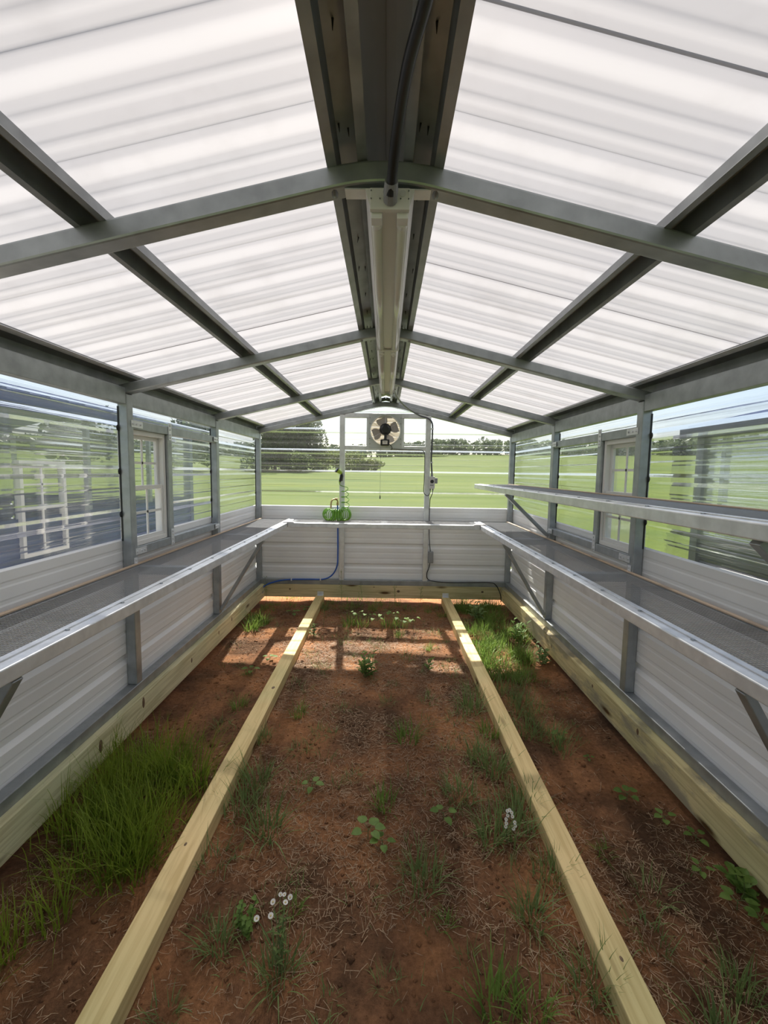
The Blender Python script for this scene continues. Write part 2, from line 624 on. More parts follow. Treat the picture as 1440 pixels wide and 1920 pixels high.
def soil_mat():
    m, nt, N, L, out = new_mat('red_clay_soil')
    b = N.new('ShaderNodeBsdfPrincipled')
    b.inputs['Roughness'].default_value = 0.95
    b.inputs['Specular IOR Level'].default_value = 0.15
    L.new(b.outputs[0], out.inputs[0])
    tc = N.new('ShaderNodeTexCoord')

    def noise(scale, detail=8, rough=0.6):
        n = N.new('ShaderNodeTexNoise')
        n.inputs['Scale'].default_value = scale
        n.inputs['Detail'].default_value = detail
        n.inputs['Roughness'].default_value = rough
        L.new(tc.outputs['Object'], n.inputs['Vector'])
        return n
    n1 = noise(2.3, 6, 0.6)
    r1 = N.new('ShaderNodeValToRGB')
    e = r1.color_ramp.elements
    e[0].position, e[0].color = 0.36, (0.15, 0.083, 0.046, 1)
    e[1].position, e[1].color = 0.62, (0.46, 0.215, 0.095, 1)
    x = e.new(0.48)
    x.color = (0.28, 0.138, 0.070, 1)
    L.new(n1.outputs['Fac'], r1.inputs['Fac'])
    n2 = noise(55, 6, 0.75)
    r2_ = N.new('ShaderNodeMapRange')
    r2_.inputs['From Min'].default_value = 0.3
    r2_.inputs['From Max'].default_value = 0.7
    r2_.inputs['To Min'].default_value = 0.6
    r2_.inputs['To Max'].default_value = 1.3
    L.new(n2.outputs['Fac'], r2_.inputs['Value'])
    mx = N.new('ShaderNodeMix')
    mx.data_type = 'RGBA'
    mx.blend_type = 'MULTIPLY'
    mx.inputs['Factor'].default_value = 1
    L.new(r1.outputs[0], mx.inputs['A'])
    L.new(r2_.outputs[0], mx.inputs['B'])
    L.new(mx.outputs['Result'], b.inputs['Base Color'])
    n3 = noise(140, 6, 0.8)
    bp = N.new('ShaderNodeBump')
    bp.inputs['Strength'].default_value = 0.8
    bp.inputs['Distance'].default_value = 0.008
    L.new(n3.outputs['Fac'], bp.inputs['Height'])
    bp2 = N.new('ShaderNodeBump')
    bp2.inputs['Strength'].default_value = 0.7
    bp2.inputs['Distance'].default_value = 0.02
    L.new(n2.outputs['Fac'], bp2.inputs['Height'])
    L.new(bp.outputs[0], bp2.inputs['Normal'])
    L.new(bp2.outputs[0], b.inputs['Normal'])
    return m


def lawn_mat():
    m, nt, N, L, out = new_mat('mown_field')
    b = N.new('ShaderNodeBsdfPrincipled')
    b.inputs['Roughness'].default_value = 0.9
    b.inputs['Specular IOR Level'].default_value = 0.1
    L.new(b.outputs[0], out.inputs[0])
    tc = N.new('ShaderNodeTexCoord')
    mp = N.new('ShaderNodeMapping')
    mp.inputs['Scale'].default_value = (0.35, 1, 1)
    L.new(tc.outputs['Object'], mp.inputs['Vector'])
    n1 = N.new('ShaderNodeTexNoise')
    n1.inputs['Scale'].default_value = 0.16
    n1.inputs['Detail'].default_value = 9
    n1.inputs['Roughness'].default_value = 0.7
    L.new(mp.outputs[0], n1.inputs['Vector'])
    r1 = N.new('ShaderNodeValToRGB')
    e = r1.color_ramp.elements
    e[0].position, e[0].color = 0.34, (0.044, 0.078, 0.007, 1)
    e[1].position, e[1].color = 0.66, (0.100, 0.128, 0.015, 1)
    L.new(n1.outputs['Fac'], r1.inputs['Fac'])
    n2 = N.new('ShaderNodeTexNoise')
    n2.inputs['Scale'].default_value = 9
    n2.inputs['Detail'].default_value = 8
    n2.inputs['Roughness'].default_value = 0.8
    L.new(tc.outputs['Object'], n2.inputs['Vector'])
    rr = N.new('ShaderNodeMapRange')
    rr.inputs['From Min'].default_value = 0.3
    rr.inputs['From Max'].default_value = 0.7
    rr.inputs['To Min'].default_value = 0.55
    rr.inputs['To Max'].default_value = 1.4
    L.new(n2.outputs['Fac'], rr.inputs['Value'])
    mx = N.new('ShaderNodeMix')
    mx.data_type = 'RGBA'
    mx.blend_type = 'MULTIPLY'
    mx.inputs['Factor'].default_value = 1
    L.new(r1.outputs[0], mx.inputs['A'])
    L.new(rr.outputs[0], mx.inputs['B'])
    L.new(mx.outputs['Result'], b.inputs['Base Color'])
    return m


M['shutter'] = leaf_mat('shutter_plastic', (0.70, 0.66, 0.58), (0.78, 0.74, 0.66), 6, 0.6)
M['soil'] = soil_mat()
M['lawn'] = lawn_mat()

# ------------------------------------------------------------------ dimensions (metres; z = 0 is the top of the skids)
XP = 1.35                      # inner face of wall posts
XW = 1.405                     # wall sheet plane
YF = [-1.32, -0.095, 1.13, 2.355, 3.58, 4.805]
YE = 4.805                     # inner face of far end frame
T = 0.055                      # steel tube
SL = 0.235                     # roof slope
PITCHR = 0.2286                # rib pitch


def rafter_z(x):               # underside of rafters
    return 2.074 - SL * abs(x)


def roof_z(x):                 # sheet plane
    return 2.172 - SL * abs(x)


def fbm(x, y, seed=0):
    v = np.zeros_like(x)
    rg = np.random.default_rng(seed)
    a, f = 1.0, 1.0
    for k in range(6):
        ph = rg.uniform(0, 6.28, 6)
        th = rg.uniform(0, 6.28, 3)
        for j in range(3):
            v += a * np.sin(f * (x * math.cos(th[j]) + y * math.sin(th[j])) + ph[j] + 1.7 * np.sin(f * 0.6 * (y * math.cos(th[j]) - x * math.sin(th[j])) + ph[j + 3])) / 3
        a *= 0.52
        f *= 2.1
    return v


# ------------------------------------------------------------------ ground
def ground_z(x, y):
    """soil inside the greenhouse"""
    x = np.asarray(x, float)
    y = np.asarray(y, float)
    z = -0.066 + 0.010 * fbm(x * 2.2, y * 2.2, 3) + 0.0045 * fbm(x * 13, y * 13, 5)
    # worn low spot along the left beam and towards the far end
    z -= 0.012 * np.exp(-((x + 1.2) / 0.25) ** 2)
    z -= 0.020 * np.clip((y - 4.0) / 0.8, 0, 1)
    edge = np.maximum(np.abs(x) - 1.55, np.maximum(y - 5.5, -1.5 - y))
    z -= 0.5 * np.clip(edge, 0, 1)
    return z


nx, ny = 300, 600
gx = np.linspace(-1.85, 1.85, nx)
gy = np.linspace(-1.8, 5.9, ny)
GX, GY = np.meshgrid(gx, gy)
GZ = ground_z(GX, GY)
vs = np.stack([GX.ravel(), GY.ravel(), GZ.ravel()], 1)
ii = (np.arange(ny - 1)[:, None] * nx + np.arange(nx - 1)[None, :]).ravel()
quads = np.stack([ii, ii + 1, ii + nx + 1, ii + nx], 1)
floor = np_mesh('floor', vs, quads.ravel(), np.full(len(quads), 4), M['soil'], kind='structure', smooth=True)


def terrain_z(x, y):
    d = np.sqrt(x * x + y * y)
    t = np.clip((d - 34) / 300, 0, 1)
    side = 0.75 + 0.25 * np.clip(x / 120 + 0.4, 0, 1)
    return -0.17 + 15.5 * side * t ** 1.25 + np.clip(d / 60, 0, 1) * 0.3 * np.sin(x * 0.05) * np.sin(y * 0.04 + 1)


rad = np.concatenate([np.linspace(0, 12, 13), np.geomspace(13, 900, 60)])
na = 160
ang = np.linspace(0, 2 * math.pi, na, endpoint=False)
vs = [(0, 0, terrain_z(np.array(0.), np.array(0.)) - 0.0)]
for r_ in rad[1:]:
    for a_ in ang:
        x, y = r_ * math.cos(a_), r_ * math.sin(a_)
        vs.append((x, y, float(terrain_z(np.array(x), np.array(y)))))
fl, lt = [], []
for j in range(na):
    fl += [0, 1 + j, 1 + (j + 1) % na]
    lt.append(3)
for i in range(len(rad) - 2):
    for j in range(na):
        a = 1 + i * na + j
        b = 1 + i * na + (j + 1) % na
        fl += [a, a + na, b + na, b]
        lt.append(4)
lawn = np_mesh('field', np.array(vs), fl, lt, M['lawn'], kind='structure', smooth=True)

# gravel yard beside the greenhouse, on the left and past the far end
mb = MB()
mb.box(-9.0, -1.72, -4.0, 7.6, -0.45, -0.145)
g = mb.build('gravel_yard', M['gravel'], kind='structure')


# ------------------------------------------------------------------ corrugated sheets
def rib_profile(t0, t1, phase, hm=0.019, wb=0.030, wt=0.012, hn=0.0035, minor=True):
    pts = {}
    k0 = int(math.floor((t0 - phase) / PITCHR)) - 1
    k1 = int(math.ceil((t1 - phase) / PITCHR)) + 1
    seq = []
    for k in range(k0, k1 + 1):
        c = phase + k * PITCHR
        seq += [(c - wb, 0), (c - wt, hm), (c + wt, hm), (c + wb, 0)]
        if minor:
            for m_ in (c + PITCHR / 3 + 0.004, c + 2 * PITCHR / 3 - 0.004):
                seq += [(m_ - 0.013, 0), (m_ - 0.006, hn), (m_ + 0.006, hn), (m_ + 0.013, 0)]
    out = []

    def val(t):
        for (a, ha), (b, hb) in zip(seq[:-1], seq[1:]):
            if a <= t <= b:
                return ha + (hb - ha) * (t - a) / (b - a + 1e-9)
        return 0
    out.append((t0, val(t0)))
    out += [p for p in seq if t0 + 1e-4 < p[0] < t1 - 1e-4]
    out.append((t1, val(t1)))
    return out


def sheet_side(mb, sgn, X, y0, y1, z0, z1, phase, segs=1, **kw):
    pr = rib_profile(z0, z1, phase, **kw)
    ys = [y0 + (y1 - y0) * i / segs for i in range(segs + 1)]
    n = len(ys)
    vs = [(sgn * (X + h), y, t) for (t, h) in pr for y in ys]
    fs = []
    for i in range(len(pr) - 1):
        for j in range(n - 1):
            a = i * n + j
            q = (a, a + 1, a + n + 1, a + n)
            fs.append(q if sgn < 0 else q[::-1])
    mb.add(vs, fs)


def sheet_end(mb, Y, x0, x1, z0, z1, phase, gable=False, out=1, **kw):
    pr = rib_profile(z0, z1, phase, **kw)
    rows = []
    for t, h in pr:
        a, b = x0, x1
        if gable:
            w = max(0.0, (roof_z(0) - 0.01 - t) / SL)
            a, b = max(a, -w), min(b, w)
            if a > b:
                a = b = min(max(0, x0), x1)
        rows.append(((a, Y + out * h, t), (b, Y + out * h, t)))
    vs = [p for r_ in rows for p in r_]
    fs = [(2 * i, 2 * i + 1, 2 * i + 3, 2 * i + 2) for i in range(len(rows) - 1)]
    mb.add(vs, fs)


def solidify(o, th=0.0012):
    s = o.modifiers.new('thickness', 'SOLIDIFY')
    s.thickness = th
    s.offset = 0
    return o


# ------------------------------------------------------------------ side walls
WZ0, WZ1 = 0.935, 1.578        # window opening
WY0, WY1 = 2.39, 2.785


def bolt(mb, p, axis, r=0.006, h=0.006):
    a = Vector(axis)
    mb.cyl(Vector(p), Vector(p) + a * h, r, 6)


def side_wall(name, sgn):
    root = empty(name, kind='structure')
    y0, y1 = YF[0] - 0.02, YE + T + 0.005
    mb = MB()
    ph = 0.32
    sheet_side(mb, sgn, XW, y0, WY0, 0.13, 0.985, ph, hn=0.0018)
    sheet_side(mb, sgn, XW, WY0, WY1, 0.13, WZ0 - 0.005, ph, hn=0.0018)
    sheet_side(mb, sgn, XW, WY1, y1, 0.13, 0.985, ph, hn=0.0018)
    solidify(mb.build('steel_panel', M['steel'], root))
    mb = MB()
    ph = 1.12
    X2 = XW + 0.003
    sheet_side(mb, sgn, X2, y0, WY0, 0.965, 1.80, ph)
    sheet_side(mb, sgn, X2, WY0, WY1, WZ1 + 0.005, 1.80, ph)
    sheet_side(mb, sgn, X2, WY1, y1, 0.965, 1.80, ph)
    mb.build('clear_panel', M['clear_y'], root)
    xa, xb = sorted((sgn * XP, sgn * (XP + T - 0.003)))
    for y in YF:
        MB().box(xa, xb, y, y + T, 0.17, 1.755).build('post', M['galv'], root, bevel=0.004)
    # bottom rail on the timber, top rail under the rafters
    MB().box(xa - (0.004 if sgn > 0 else 0), xb + (0.004 if sgn < 0 else 0), y0, y1, 0.116, 0.17).build('bottom_rail', M['galv'], root, bevel=0.004)
    lip = MB()
    x_in = sgn * (XP - 0.002)
    a, b = sorted((x_in, sgn * (XP + 0.01)))
    lip.box(a, b, y0, y1, 0.113, 0.117)
    lip.build('rail_flange', M['galv_light'], root)
    for i in range(len(YF) - 1):
        MB().box(xa + 0.004, xb - 0.004, YF[i] + T, YF[i + 1], 1.700, 1.786).build('top_rail', M['galv'], root, bevel=0.003)
    # framing round the window
    ya, yb = YF[3] + T, YF[4]
    xa2, xb2 = sorted((sgn * (XP + 0.004), sgn * (XP + T - 0.006)))
    MB().box(xa2, xb2, ya, yb, 1.578, 1.628).build('header_rail', M['galv'], root, bevel=0.003)
    MB().box(xa2, xb2, ya, yb, 0.884, 0.934).build('sill_rail', M['galv'], root, bevel=0.003)
    MB().box(xa2, xb2, 2.790, 2.842, 0.934, 1.578).build('stud', M['galv'], root, bevel=0.003)
    # bracket plates with screws
    xs = sgn * (XP + 0.0035)
    nrm = (-sgn, 0, 0)

    def plate(y0_, y1_, z0_, z1_, pts, dx=0.0):
        m_ = MB()
        a_, b_ = sorted((xs - sgn * dx, xs - sgn * (dx + 0.003)))
        m_.box(a_, b_, y0_, y1_, z0_, z1_)
        for (py, pz) in pts:
            bolt(m_, (xs - sgn * (dx + 0.003), py, pz), nrm)
        m_.build('bracket_plate', M['galv_light'], root)
    p1 = YF[3]
    plate(p1 + 0.03, p1 + 0.14, 1.586, 1.622, [(p1 + 0.045, 1.604), (p1 + 0.08, 1.604), (p1 + 0.12, 1.604)], 0.004)
    plate(2.797, 2.835, 1.545, 1.650, [(2.816, 1.56), (2.816, 1.58), (2.816, 1.61), (2.816, 1.635)])
    plate(3.52, 3.60, 1.586, 1.622, [(3.54, 1.604), (3.56, 1.604), (3.595, 1.604)], 0.004)
    plate(2.797, 2.835, 0.880, 0.985, [(2.816, 0.895), (2.816, 0.92), (2.816, 0.95), (2.816, 0.97)])
    plate(p1 + 0.03, p1 + 0.14, 0.892, 0.928, [(p1 + 0.045, 0.91), (p1 + 0.09, 0.91), (p1 + 0.12, 0.91)], 0.004)
    plate(p1 + 0.012, p1 + 0.046, 0.838, 0.880, [(p1 + 0.029, 0.849), (p1 + 0.029, 0.868)], 0.004)
    plate(3.52, 3.60, 0.892, 0.928, [(3.54, 0.91), (3.57, 0.91), (3.595, 0.91)], 0.004)
    # black foam closure strip showing behind the posts at the rib ends
    fm = MB()
    for y in (YF[3], YF[4], YF[5]):
        s = (y - 0.012, y)
        zz = 0.97
        xa3, xb3 = sorted((sgn * (XP + 0.0445), sgn * (XP + T - 0.003)))
        fm.box(xa3, xb3, s[0] + 0.0085, s[1], 0.975, 1.69)
        for k in range(0, 4):
            zc = 1.12 + k * PITCHR
            if 0.99 < zc < 1.69:
                fm.sphere((sgn * (XP + 0.048), s[0] + 0.006, zc), 0.017, 8, 6, sx=0.35, sy=0.75)
    fm.build('foam_closure', M['black'], root, kind='stuff')
    return root


wall_left = side_wall('wall_left', -1)
wall_right = side_wall('wall_right', 1)


# windows
def window(name, sgn):
    root = empty(name, kind='structure')
    x0 = XP + 0.020            # inner face of frame
    x1 = XW + 0.025

    def bx(m_, a, b, y0, y1, z0, z1):
        q0, q1 = sorted((sgn * a, sgn * b))
        m_.box(q0, q1, y0, y1, z0, z1)
    fr = MB()
    f = 0.026
    bx(fr, x0, x1, WY0, WY0 + f, WZ0, WZ1)
    bx(fr, x0, x1, WY1 - f, WY1, WZ0, WZ1)
    bx(fr, x0, x1, WY0 + f, WY1 - f, WZ1 - f, WZ1)
    bx(fr, x0 - 0.006, x1, WY0 + f, WY1 - f, WZ0, WZ0 + f)
    fr.build('frame', M['white'], root, bevel=0.002)
    zm = 1.255
    for nm, xa, xb, z0, z1 in (('upper_sash', x0 + 0.030, x0 + 0.048, zm - 0.012, WZ1 - f), ('lower_sash', x0 + 0.008, x0 + 0.026, WZ0 + f, zm + 0.014)):
        s = MB()
        t = 0.022
        ya, yb = WY0 + f, WY1 - f
        bx(s, xa, xb, ya, ya + t, z0, z1)
        bx(s, xa, xb, yb - t, yb, z0, z1)
        bx(s, xa, xb, ya + t, yb - t, z0, z0 + t)
        bx(s, xa, xb, ya + t, yb - t, z1 - t, z1)
        so = s.build(nm, M['white'], root, bevel=0.0015)
        yc, zc = (ya + yb) / 2, (z0 + z1) / 2
        xm = (xa + xb) / 2
        g1, g2 = MB(), MB()
        bx(g1, xm - 0.003, xm + 0.003, yc - 0.007, yc + 0.007, z0 + t, z1 - t)
        g1.build('muntin', M['white'], so)
        bx(g2, xm - 0.003, xm + 0.003, ya + t, yb - t, zc - 0.007, zc + 0.007)
        g2.build('muntin', M['white'], so)
        p = MB()
        p.add([(sgn * xm, ya + t, z0 + t), (sgn * xm, yb - t, z0 + t), (sgn * xm, yb - t, z1 - t), (sgn * xm, ya + t, z1 - t)], [(0, 1, 2, 3)])
        p.build('pane', M['glass'], so)
    return root


window('window_1', -1)
window('window_2', 1)

# ------------------------------------------------------------------ end walls
wall_back = empty('wall_back', kind='structure')
YS = YE + T + 0.003
mb = MB()
sheet_end(mb, YS, -XW, XW, 0.13, 0.985, 0.32, hn=0.0018)
solidify(mb.build('steel_panel', M['steel'], wall_back))
mb = MB()
# clear sheet with the fan opening left free
FZ0, FZ1, FX = 1.645, 1.940, 0.165
sheet_end(mb, YS + 0.004, -XW, XW, 0.965, FZ0, 1.12, hn=0.0018)
sheet_end(mb, YS + 0.004, -XW, -FX, FZ0, FZ1, 1.12, gable=True, hn=0.0018)
sheet_end(mb, YS + 0.004, FX, XW, FZ0, FZ1, 1.12, gable=True, hn=0.0018)
sheet_end(mb, YS + 0.004, -XW, XW, FZ1, roof_z(0) - 0.012, 1.12, gable=True, hn=0.0018)
mb.build('clear_panel', M['clear_x'], wall_back)
for xc in (-0.462, 0.462):
    MB().box(xc - T / 2, xc + T / 2, YE, YE + T, 0.17, rafter_z(xc) + 0.004).build('post', M['galv_light'], wall_back, bevel=0.003)
MB().box(-XP, XP, YE - 0.004, YE + T, 0.116, 0.17).build('bottom_rail', M['galv'], wall_back, bevel=0.003)
for z0, z1 in ((1.940, 1.990), (1.600, 1.645)):
    MB().box(-0.462 + T / 2, 0.462 - T / 2, YE + 0.004, YE + T - 0.004, z0, z1).build('fan_rail', M['galv_light'], wall_back, bevel=0.003)
for xc in (-0.186, 0.186):
    MB().box(xc - 0.016, xc + 0.016, YE + 0.010, YE + T - 0.010, 1.645, 1.940).build('fan_jamb', M['galv_light'], wall_back, bevel=0.002)

wall_front = empty('wall_front', kind='structure')
mb = MB()
YB = YF[0] - 0.003
sheet_end(mb, YB, -XW, -0.85, 0.13, 0.985, 0.32, out=-1)
sheet_end(mb, YB, 0.85, XW, 0.13, 0.985, 0.32, out=-1)
solidify(mb.build('steel_panel', M['steel'], wall_front))
mb = MB()
sheet_end(mb, YB - 0.004, -XW, -0.85, 0.965, 2.05, 1.12, out=-1, gable=True)
sheet_end(mb, YB - 0.004, 0.85, XW, 0.965, 2.05, 1.12, out=-1, gable=True)
mb.build('clear_panel', M['clear_x'], wall_front)
for xc in (-0.86, 0.86):
    MB().box(xc - T / 2, xc + T / 2, YF[0], YF[0] + T, 0.17, rafter_z(xc) + 0.004).build('post', M['galv_light'], wall_front, bevel=0.003)

# timber base beams
bz0, bz1 = -0.028, 0.116
baseboard_left = MB().box(-XW - 0.02, -1.310, YF[0] - 0.05, YE - 0.005, bz0, bz1).build('baseboard_left', M['wood_yl'], bevel=0.004, kind='structure')
baseboard_right = MB().box(1.302, XW + 0.02, YF[0] - 0.05, YE - 0.005, bz0, bz1).build('baseboard_right', M['wood_yr'], bevel=0.004, kind='structure')
baseboard_back = MB().box(-XW - 0.02, XW + 0.02, YE - 0.004, YE + 0.085, bz0, bz1).build('baseboard_back', M['wood_x'], bevel=0.004, kind='structure')

knot_m = principled('beam_knot', (0.16, 0.10, 0.055), 0.75, noise=60, noise_amt=0.4)


def beam_knots(parent, pts, axis):
    m_ = MB()
    for (x, y, z, r_, st) in pts:
        if axis == 'x':
            m_.sphere((x, y, z), r_, 10, 5, sx=0.12, sy=0.8, sz=st)
        else:
            m_.sphere((x, y, z), r_, 10, 5, sx=1.1, sy=0.12, sz=st)
    m_.build('knots', knot_m, parent, smooth=True, kind='stuff')


beam_knots(baseboard_left, [(-1.310, 2.34, 0.075, 0.016, 2.0), (-1.310, 1.97, 0.060, 0.018, 1.8), (-1.310, 2.95, 0.050, 0.012, 1.5), (-1.310, 3.75, 0.070, 0.012, 1.6), (-1.310, 3.45, 0.06, 0.010, 1.8)], 'x')
beam_knots(baseboard_right, [(1.302, 2.62, 0.075, 0.012, 0.9), (1.302, 2.13, 0.080, 0.014, 1.2), (1.302, 3.3, 0.05, 0.010, 1.5)], 'x')
beam_knots(baseboard_back, [(0.17, YE - 0.004, 0.052, 0.016, 0.9), (1.10, YE - 0.004, 0.060, 0.013, 0.9), (-1.03, YE - 0.004, 0.06, 0.010, 0.9), (-0.10, YE - 0.004, 0.095, 0.008, 0.6)], 'y')

# ------------------------------------------------------------------ roof
ceiling = empty('ceiling', kind='structure')


def arc_pts(y, off=0.0):
    """rafter centre line: straight slopes joined by a bent crown"""
    xs = list(np.linspace(-1.40, -0.13, 6)) + [-0.10, -0.07, -0.04, -0.013, 0.013, 0.04, 0.07, 0.10] + list(np.linspace(0.13, 1.40, 6))
    pts = []
    R_ = 0.13
    for x in xs:
        ax = abs(x)
        if ax >= R_:
            z = rafter_z(ax)
        else:
            z = rafter_z(R_) + SL * (R_ * R_ - ax * ax) / (2 * R_)
        pts.append((x, y, z + T / 2 + off))
    return pts


def rsq(w, h, r=0.006):
    p = []
    for sx, sy, a0 in ((1, -1, -90), (1, 1, 0), (-1, 1, 90), (-1, -1, 180)):
        for k in range(3):
            a = math.radians(a0 + 45 * k)
            p.append((sx * (w / 2 - r) + r * math.cos(a), sy * (h / 2 - r) + r * math.sin(a)))
    return p


for y in YF:
    ra = MB().sweep(rsq(T, 0.050), arc_pts(y + T / 2)).build('rafter', M['galv'], ceiling)
    # crushed dent on the inside of the bend
    m_ = MB()
    for s in (-1, 1):
        zc = rafter_z(0.125)
        m_.sphere((s * 0.125, y + T / 2, zc + 0.010), 0.016, 8, 6, sx=0.7, sy=1.65, sz=0.8)
    m_.build('bend_crimp', M['galv_dark'], ra, smooth=True, kind='stuff')


def hat(xc, w_crown=0.060, hgt=0.040, fl=0.022, web=0.012, flip=1):
    """hat channel, flanges on the rafters, crown under the sheets; 2D in (x, z)"""
    s = -SL if xc > 0 else SL
    zt = roof_z(xc) - 0.003
    prof = [(-w_crown / 2 - web - fl, -hgt), (-w_crown / 2 - web, -hgt), (-w_crown / 2, 0), (w_crown / 2, 0), (w_crown / 2 + web, -hgt), (w_crown / 2 + web + fl, -hgt)]
    out = []
    for a, b in prof:
        out.append((xc + a, zt + s * a + b))
    return out


def channel(name, prof, mat, y0=YF[0] - 0.02, y1=YE + T, th=0.002):
    m_ = MB()
    n = len(prof)
    vs = [(x, y0, z) for x, z in prof] + [(x, y1, z) for x, z in prof]
    m_.add(vs, [(i, i + 1, n + i + 1, n + i) for i in range(n - 1)])
    o = m_.build(name, mat, ceiling)
    solidify(o, th)
    return o


SCREW_Y = np.arange(-1.2, 4.8, PITCHR)
for xc in (-0.715, 0.715, -0.092, 0.092):
    ridge = abs(xc) < 0.2
    if ridge:
        pr = hat(xc, 0.042, 0.044, 0.022, 0.005)
    else:
        pr = hat(xc, 0.040, 0.044, 0.014, 0.005)
    pu = channel('purlin', pr, M['galv'] if ridge else M['galv_mid'])
    m_ = MB()
    for i, y in enumerate(SCREW_Y):
        for dx in ((-0.010, 0.010) if i % 3 == 1 else (0.0,)):
            x = xc + dx + random.uniform(-0.006, 0.006)
            if not ridge:
                x = xc - math.copysign(0.012, xc)
            z = roof_z(x) - 0.0045
            yy = y + random.uniform(-0.02, 0.02)
            m_.cyl((x, yy, z), (x + random.uniform(-0.004, 0.004), yy + 0.004, z - 0.016), 0.0026, 6, r1=0.0006)
    m_.build('screw_tips', M['black_plastic'], pu, kind='stuff')
# eave channel and angle above the top rail
for s in (-1, 1):
    zt = roof_z(1.36)
    pr = [(s * 1.318, roof_z(1.318) - 0.014), (s * 1.319, roof_z(1.318) - 0.005), (s * 1.400, roof_z(1.40) - 0.005), (s * 1.402, 1.775)]
    channel('eave_purlin', pr, M['galv_dark'])
    pr = [(s * 1.306, roof_z(1.306) - 0.0175), (s * 1.336, roof_z(1.336) - 0.0175)]
    channel('eave_flange', pr, M['galv_light'])

# translucent roof sheets, four ribs each, lapped
for sgn, y_lap, ph in ((-1, 2.141, 1.005 + 0.03), (1, 1.714, 1.029 + 0.03)):
    k0 = -5
    for k in range(k0, 6):
        ya = y_lap + k * 4 * PITCHR - 0.01
        yb = ya + 4 * PITCHR + 0.016
        if yb < YF[0] - 0.1 or ya > YE + 0.02:
            continue
        ya, yb = max(ya, YF[0] - 0.06), min(yb, YE + 0.13)
        pr = []
        for t in np.linspace(ya, yb, int((yb - ya) / 0.0055) + 2):
            h = 0.0
            for c_, w_, hh in ((0, 0.040, 0.019), (PITCHR * 0.36, 0.017, 0.0034), (PITCHR * 0.66, 0.017, 0.0034)):
                d_ = (t - ph - c_ + PITCHR / 2) % PITCHR - PITCHR / 2
                if abs(d_) < w_:
                    q_ = min(1.0, (w_ - abs(d_)) / (w_ * 0.70))
                    h += hh * q_ * q_ * (3 - 2 * q_)
            pr.append((float(t), h))
        lift = 0.0025 * (k % 2)
        xs = [0.05, 0.4, 0.75, 1.1, 1.46]
        n = len(xs)
        vs, fs = [], []
        for (t, h) in pr:
            for x in xs:
                vs.append((sgn * x, t, roof_z(x) + h + lift))
        for i in range(len(pr) - 1):
            for j in range(n - 1):
                a = i * n + j
                fs.append((a, a + 1, a + n + 1, a + n))
        MB().add(vs, fs).build('roof_panel', M['roof'], ceiling, smooth=True)
# ridge cap
prof = [(-0.125, roof_z(0.125) + 0.022), (-0.02, roof_z(0.02) + 0.024), (0.0, roof_z(0.0) + 0.027), (0.02, roof_z(0.02) + 0.024), (0.125, roof_z(0.125) + 0.022)]
channel('ridge_cap', prof, M['ridge'], YF[0] - 0.06, YE + 0.13)
# rake trim at the far gable
for s in (-1, 1):
    m_ = MB()
    a, b = (s * 0.0, YE + T + 0.02, roof_z(0) - 0.02), (s * 1.44, YE + T + 0.02, roof_z(1.44) - 0.02)
    m_.bar(a, b, 0.03, 0.035)
    m_.build('rake_trim', M['galv'], ceiling)

# ------------------------------------------------------------------ skids
for sgn, nm, lab in ((-1, 'wood_yl', 'treated timber skid on the soil, left one, beside the tall grass'),
                     (1, 'wood_y', 'treated timber skid on the soil, right one, beside the white-tufted weed')):
    root = empty('timber_skid', (sgn * 0.692, 1.7, -0.089))
    MB().box(sgn * 0.692 - 0.0445, sgn * 0.692 + 0.0445, YF[0], YE - 0.006, -0.089, 0.0).build('timber', M['wood_y'], root, bevel=0.004)
    # darker end knots that show on top
    br = MB()
    xc = sgn * 0.692
    br.box(xc - 0.034, xc + 0.034, YE - 0.050, YE - 0.0055, 0.0, 0.003)
    br.box(xc - 0.034, xc + 0.034, YE - 0.0085, YE - 0.0052, 0.0, 0.040)
    for dx in (-0.018, 0.018):
        bolt(br, (xc + dx, YE - 0.0085, 0.024), (0, -1, 0), 0.005, 0.004)
        bolt(br, (xc + dx, YE - 0.028, 0.003), (0, 0, 1), 0.005, 0.004)
    br.build('angle_bracket', M['galv_light'], root)
    kn = MB()
    for (ky, kx, kr) in ([(1.50, -0.008, 0.012), (2.05, 0.02, 0.010), (2.62, -0.012, 0.010), (2.68, 0.014, 0.017)] if sgn < 0 else [(1.14, 0.010, 0.012), (1.17, -0.030, 0.008), (2.10, -0.006, 0.010), (1.60, 0.0, 0.009), (2.45, 0.012, 0.008)]):
        kn.sphere((xc + kx, ky, -0.0015), kr, 10, 4, sx=0.75, sy=1.35, sz=0.16)
    kn.build('knots', principled('knot_wood' + nm, (0.17, 0.11, 0.06), 0.7, noise=60, noise_amt=0.4), root, smooth=True, kind='stuff')
    tag(root, lab, 'timber')


